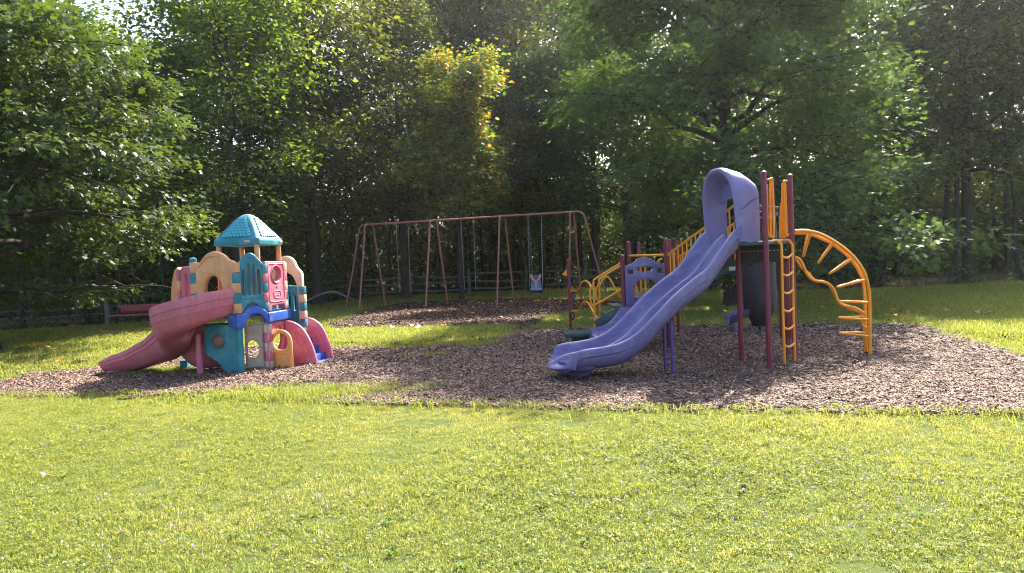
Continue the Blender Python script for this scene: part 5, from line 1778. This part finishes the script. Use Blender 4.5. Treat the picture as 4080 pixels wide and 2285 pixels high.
# a chain is a string of real links, flat on, then turned
def chain(a, b, parent, pitch=.055):
    a, b = np.array(a, float), np.array(b, float)
    L = np.linalg.norm(b - a)
    n_ = max(2, int(L / pitch))
    d = (b - a) / L
    x_ = np.cross(d, (0, 1, 0)); x_ /= np.linalg.norm(x_)
    y_ = np.cross(d, x_)
    mb = MB()
    for i in range(n_):
        c = a + d * L * (i + .5) / n_
        e = x_ if i % 2 else y_
        h, w_ = L / n_ * .68, .010
        mb.tube([c + d * h * .9, c + d * h * .5 + e * w_, c - d * h * .5 + e * w_, c - d * h * .9, c - d * h * .5 - e * w_, c + d * h * .5 - e * w_], .0042, 4, closed=True)
    return mb.build('chain', M['chain'], parent)
def bay(px):                     # spot on the beam in line with the photo column
    for f_ in np.linspace(0, 1, 800):
        c = SW0 + (SW1 - SW0) * f_
        v = np.array([c[0], c[1], SZ]) - CC
        if 2040 + FPX * K * (v @ CR) / (v @ fw) >= px:
            return c
def pxs(a): return 1300 + a / 2.1467
for (xa, xb), lab in (((595, 697), 'empty black belt swing nearest the playhouse, left bay'), ((1150, 1257), 'empty black belt swing in the middle bay')):
    ca, cb = bay(pxs(xa)), bay(pxs(xb))
    e = thing('belt_swing', lab, 'swing', (*((ca + cb) / 2), .5), group='empty belt swings')
    for ob in ():
        pass
    z = .52
    mid = (ca + cb) / 2
    a2, b2 = mid + (ca - mid) * .88, mid + (cb - mid) * .88
    inv = Matrix.Translation((-mid[0], -mid[1], -.5))
    for t_, g_ in ((ca, a2), (cb, b2)):
        ob = chain((*t_, SZ - .05), (*g_, z + .10), e); ob.matrix_parent_inverse = inv
        mb = MB(); mb.box((t_[0], t_[1], SZ - .045), (.05, .05, .07)); ob = mb.build('hanger', M['swing'], e, bevel=.01); ob.matrix_parent_inverse = inv
        mb = MB(); mb.add([(*g_, z + .12), (*(g_ + sp_ * .07), z), (*(g_ - sp_ * .07), z), (*(g_ + sd_ * .012), z + .12), (*(g_ + sp_ * .07 + sd_ * .012), z), (*(g_ - sp_ * .07 + sd_ * .012), z)], [(0, 1, 2), (5, 4, 3), (0, 3, 4, 1), (1, 4, 5, 2), (2, 5, 3, 0)])
        ob = mb.build('clevis', M['black'], e); ob.matrix_parent_inverse = inv
    V, F = [], []
    for i, u in enumerate(np.linspace(-1, 1, 13)):
        c = mid + (b2 - a2) / 2 * u
        zz_ = z - .11 * (1 - u * u)
        for sg in (-1, 1):
            for dz in (0, -.02):
                V.append((*(c + sp_ * sg * .07), zz_ + dz))
    for i in range(12):
        b_ = i * 4; n_ = b_ + 4
        F += [(b_, b_ + 2, n_ + 2, n_), (b_ + 1, n_ + 1, n_ + 3, b_ + 3), (b_, n_, n_ + 1, b_ + 1), (b_ + 2, b_ + 3, n_ + 3, n_ + 2)]
    F += [(0, 1, 3, 2), (48, 50, 51, 49)]
    mb = MB(); mb.add(V, F); ob = mb.build('seat', M['black'], e); ob.matrix_parent_inverse = inv
# bucket chair swing with harness
ca, cb = bay(pxs(1722)), bay(pxs(1836))
mid = (ca + cb) / 2
e = thing('chair_swing', 'slate blue high back chair swing with pink harness bar', 'swing', (*mid, .5))
inv = Matrix.Translation((-mid[0], -mid[1], -.5))
def rc_(ob):
    ob.matrix_parent_inverse = inv
    return ob
s4 = lambda a, b: at(1300 + a / 2.1467, 800 + b / 2.1467, mid[1] - .15)
pl, pr = s4(1745, 740), s4(1845, 700)
for (t_, g_) in ((ca, s4(1742, 770)), (cb, s4(1852, 770)), (ca + sp_ * .02, s4(1770, 690) + np.array([0, .25, 0])), (cb + sp_ * .02, s4(1855, 690) + np.array([0, .25, 0]))):
    rc_(chain((*t_, SZ - .05), g_, e))
for t_ in (ca, cb):
    mb = MB(); mb.box((t_[0], t_[1], SZ - .045), (.05, .05, .07)); rc_(mb.build('hanger', M['swing'], e, bevel=.01))
# shell: reclined back, seat, leg rest
sx0 = s4(1798, 800)[0]
cy0 = mid[1]
seatw = .30
V, F = [], []
prof = [(.18, 1.10, .12), (.16, 1.06, .16), (.11, .94, .175), (.06, .78, .19), (.02, .66, .22), (-.05, .58, .235), (-.22, .60, .235), (-.33, .57, .23), (-.38, .49, .22), (-.40, .45, .20)]
for yy, z, hw_ in prof:
    for u, up_ in ((-1, .06), (-.92, .075), (-.8, .02), (-.4, 0), (.4, 0), (.8, .02), (.92, .075), (1, .06), (.95, -.02), (.5, -.05), (-.5, -.05), (-.95, -.02)):
        V.append((sx0 + u * hw_, cy0 + yy - (up_ if z > .62 else 0), z + (up_ if z <= .62 else 0)))
for i in range(len(prof) - 1):
    for k_ in range(12):
        F.append((i * 12 + k_, i * 12 + (k_ + 1) % 12, (i + 1) * 12 + (k_ + 1) % 12, (i + 1) * 12 + k_))
F += [tuple(range(11, -1, -1)), tuple((len(prof) - 1) * 12 + k_ for k_ in range(12))]
mb = MB(); mb.add(V, F); rc_(mb.build('seat', M['seatblue'], e, auto=60))
mb = MB(); mb.box((sx0, cy0 - .18, .50), (.46, .50, .13)); rc_(mb.build('base', M['black'], e, bevel=.03))
for sg in (-1, 1):
    mb = MB(); mb.box((sx0 + sg * .235, cy0 - .12, .66), (.06, .34, .12)); rc_(mb.build('armrest', M['black'], e, bevel=.025))
mb = MB()
for sg in (-1, 1):
    mb.tube([(sx0 + sg * .16, cy0 + .08, 1.12), (sx0 + sg * .18, cy0 - .02, 1.09), (sx0 + sg * .16, cy0 - .08, 1.01), (sx0 + sg * .08, cy0 - .14, .93), (sx0, cy0 - .16, .89)], .032, 8, smooth=4)
mb.tube([(sx0, cy0 - .16, .90), (sx0 - .01, cy0 - .24, .76), (sx0 - .01, cy0 - .30, .64)], .034, 8, smooth=3)
rc_(mb.build('harness', M['harness'], e))
mb = MB(); mb.tube([(sx0 + .045 * math.cos(t), cy0 + .075, 1.02 + .06 * math.sin(t)) for t in np.linspace(0, 6.283, 14, endpoint=False)], .012, 6, closed=True); rc_(mb.build('head_pad', M['black'], e))

# ------------------------------------------------------------------ bench, post, fences, branch
q0, q1 = gp(464, 1301), gp(612, 1295)
by_ = 25.4
x0, x1 = at(440, 1270, by_)[0], at(633, 1270, by_)[0]
BN = thing('park_bench', 'dusty red slatless park bench on black legs at the wood edge', 'bench', ((x0 + x1) / 2, by_, 0))
BN['label'] = 'dusty red park bench on black legs at the wood edge'
BI = Matrix.Translation((-(x0 + x1) / 2, -by_, 0))
def relb(ob):
    ob.matrix_parent_inverse = BI
    return ob
mb = MB(); mb.box(((x0 + x1) / 2, by_ - .02, .37), (x1 - x0, .40, .035)); st_ = relb(mb.build('seat', M['bench'], BN, bevel=.012))
for i in range(5):
    mb = MB(); mb.box(((x0 + x1) / 2, by_ - .17 + i * .075, .392), (x1 - x0 - .06, .04, .008)); mb.build('slat', M['bench'], st_)
mb = MB(); mb.box(((x0 + x1) / 2 + .12, by_ + .24, .60), (x1 - x0 - .1, .035, .22)); bk = relb(mb.build('backrest', M['bench'], BN, bevel=.012))
for i in range(3):
    mb = MB(); mb.box(((x0 + x1) / 2 + .12, by_ + .218, .53 + i * .07), (x1 - x0 - .16, .008, .045)); mb.build('slat', M['bench'], bk)
for i, lx_ in enumerate((x0 + .22, x1 - .12)):
    mb = MB()
    mb.box((lx_, by_, .17), (.05, .05, .36)); mb.box((lx_, by_, .337), (.05, .46, .03)); mb.box((lx_, by_ + .205, .48), (.05, .03, .30)); mb.box((lx_, by_, .012), (.07, .40, .025))
    relb(mb.build('leg', M['black'], BN))
c = gp(429, 1300)
mb = MB(); mb.tube([(c[0], c[1], -.1), (c[0] + .01, c[1], .5), (c[0] - .02, c[1], 1.0)], [.085, .08, .075], 9)
mb.build('wooden_post', M['wood'], None, label='weathered wooden post standing beside the bench', category='post')

def rail_fence(name, label, pts, hgt, seed):
    r_ = np.random.default_rng(seed)
    e = thing(name, label, 'fence', (pts[0][0], pts[0][1], 0))
    inv_ = Matrix.Translation((-pts[0][0], -pts[0][1], 0))
    for i, p in enumerate(pts):
        mb = MB()
        h = hgt * r_.uniform(.95, 1.12)
        tl = r_.normal(0, .04, 2)
        mb.tube([(p[0], p[1], -.1), (p[0] + tl[0] * .5, p[1], h * .5), (p[0] + tl[0], p[1] + tl[1], h), (p[0] + tl[0], p[1] + tl[1], h + .03)], [.10, .085, .08, .03], 7)
        ob = mb.build('fence_post', M['wood'], e, auto=30); ob.matrix_parent_inverse = inv_
        if i + 1 < len(pts):
            q = pts[i + 1]
            for k_ in range(3):
                z0, z1 = hgt * (.25 + .28 * k_) + r_.normal(0, .04), hgt * (.25 + .28 * k_) + r_.normal(0, .05)
                m0 = (np.array(p) + np.array(q)) / 2
                mb = MB()
                mb.tube([(p[0], p[1] - .02, z0), (m0[0], m0[1] + r_.normal(0, .02), (z0 + z1) / 2 + r_.normal(-.03, .03)), (q[0], q[1] - .02, z1)], [.03, .065, .06, .03], 6, smooth=3)
                ob = mb.build('fence_rail', M['wood'], e, auto=30); ob.matrix_parent_inverse = inv_
    return e
fp = [(at(px, 1170, 41.3)[0], 41.3 + dy) for px, dy in ((1140, -.2), (1392, .0), (1635, .2), (1871, .2), (2100, 0), (2338, -.4), (2570, -.9))]
rail_fence('split_rail_fence', 'grey weathered split rail fence behind the swing set', fp, 1.35, 5)
fl = [(-24.5, 25.6), (-21.3, 26.5), (-18.3, 27.6), (-15.6, 29.3), (-13.9, 31.6)]
rail_fence('split_rail_fence', 'shaded split rail fence behind the bench at the left lawn edge', fl, 1.15, 6)
mb = MB()
b0 = [(1320, 1210), (1345, 1190), (1390, 1168), (1440, 1160), (1490, 1166), (1530, 1185)]
pts_ = [at(1180 + (px - 1180), py, 29.0) for px, py in ((1215, 1205), (1262, 1180), (1310, 1165), (1345, 1166), (1380, 1184))]
for p in pts_:
    p[2] = max(p[2], .05)
mb.tube(pts_, [.03, .05, .02], 6, smooth=5)
mb.tube([pts_[2], pts_[2] + np.array([.5, .1, -.12]), pts_[2] + np.array([1.0, .1, -.35])], [.025, .012], 5, smooth=3)
mb.tube([pts_[1], pts_[1] + np.array([-.3, .1, -.1]), pts_[1] + np.array([-.9, .1, -.22])], [.025, .012], 5, smooth=3)
mb.build('fallen_branch', M['wood'], None, label='bare fallen branch arching on the lawn behind the playhouse', category='branch')
# ------------------------------------------------------------------ thin haze volume added to lift the dark woods
mb = MB()
mb.box((0, 40, 14.5), (150, 130, 31.5))
hz = mb.build('haze', None, None, smooth=False, kind='stuff', label='thin haze added over the clearing to lift the dark woods', category='haze')
mt = bpy.data.materials.new('haze')
mt.use_nodes = True
t = mt.node_tree
t.nodes.remove(t.nodes['Principled BSDF'])
vp = t.nodes.new('ShaderNodeVolumePrincipled')
vp.inputs['Color'].default_value = (.93, .96, 1.0, 1)
vp.inputs['Density'].default_value = 0.00026
vp.inputs['Anisotropy'].default_value = 0.7
t.links.new(vp.outputs[0], t.nodes['Material Output'].inputs['Volume'])
hz.data.materials.append(mt)
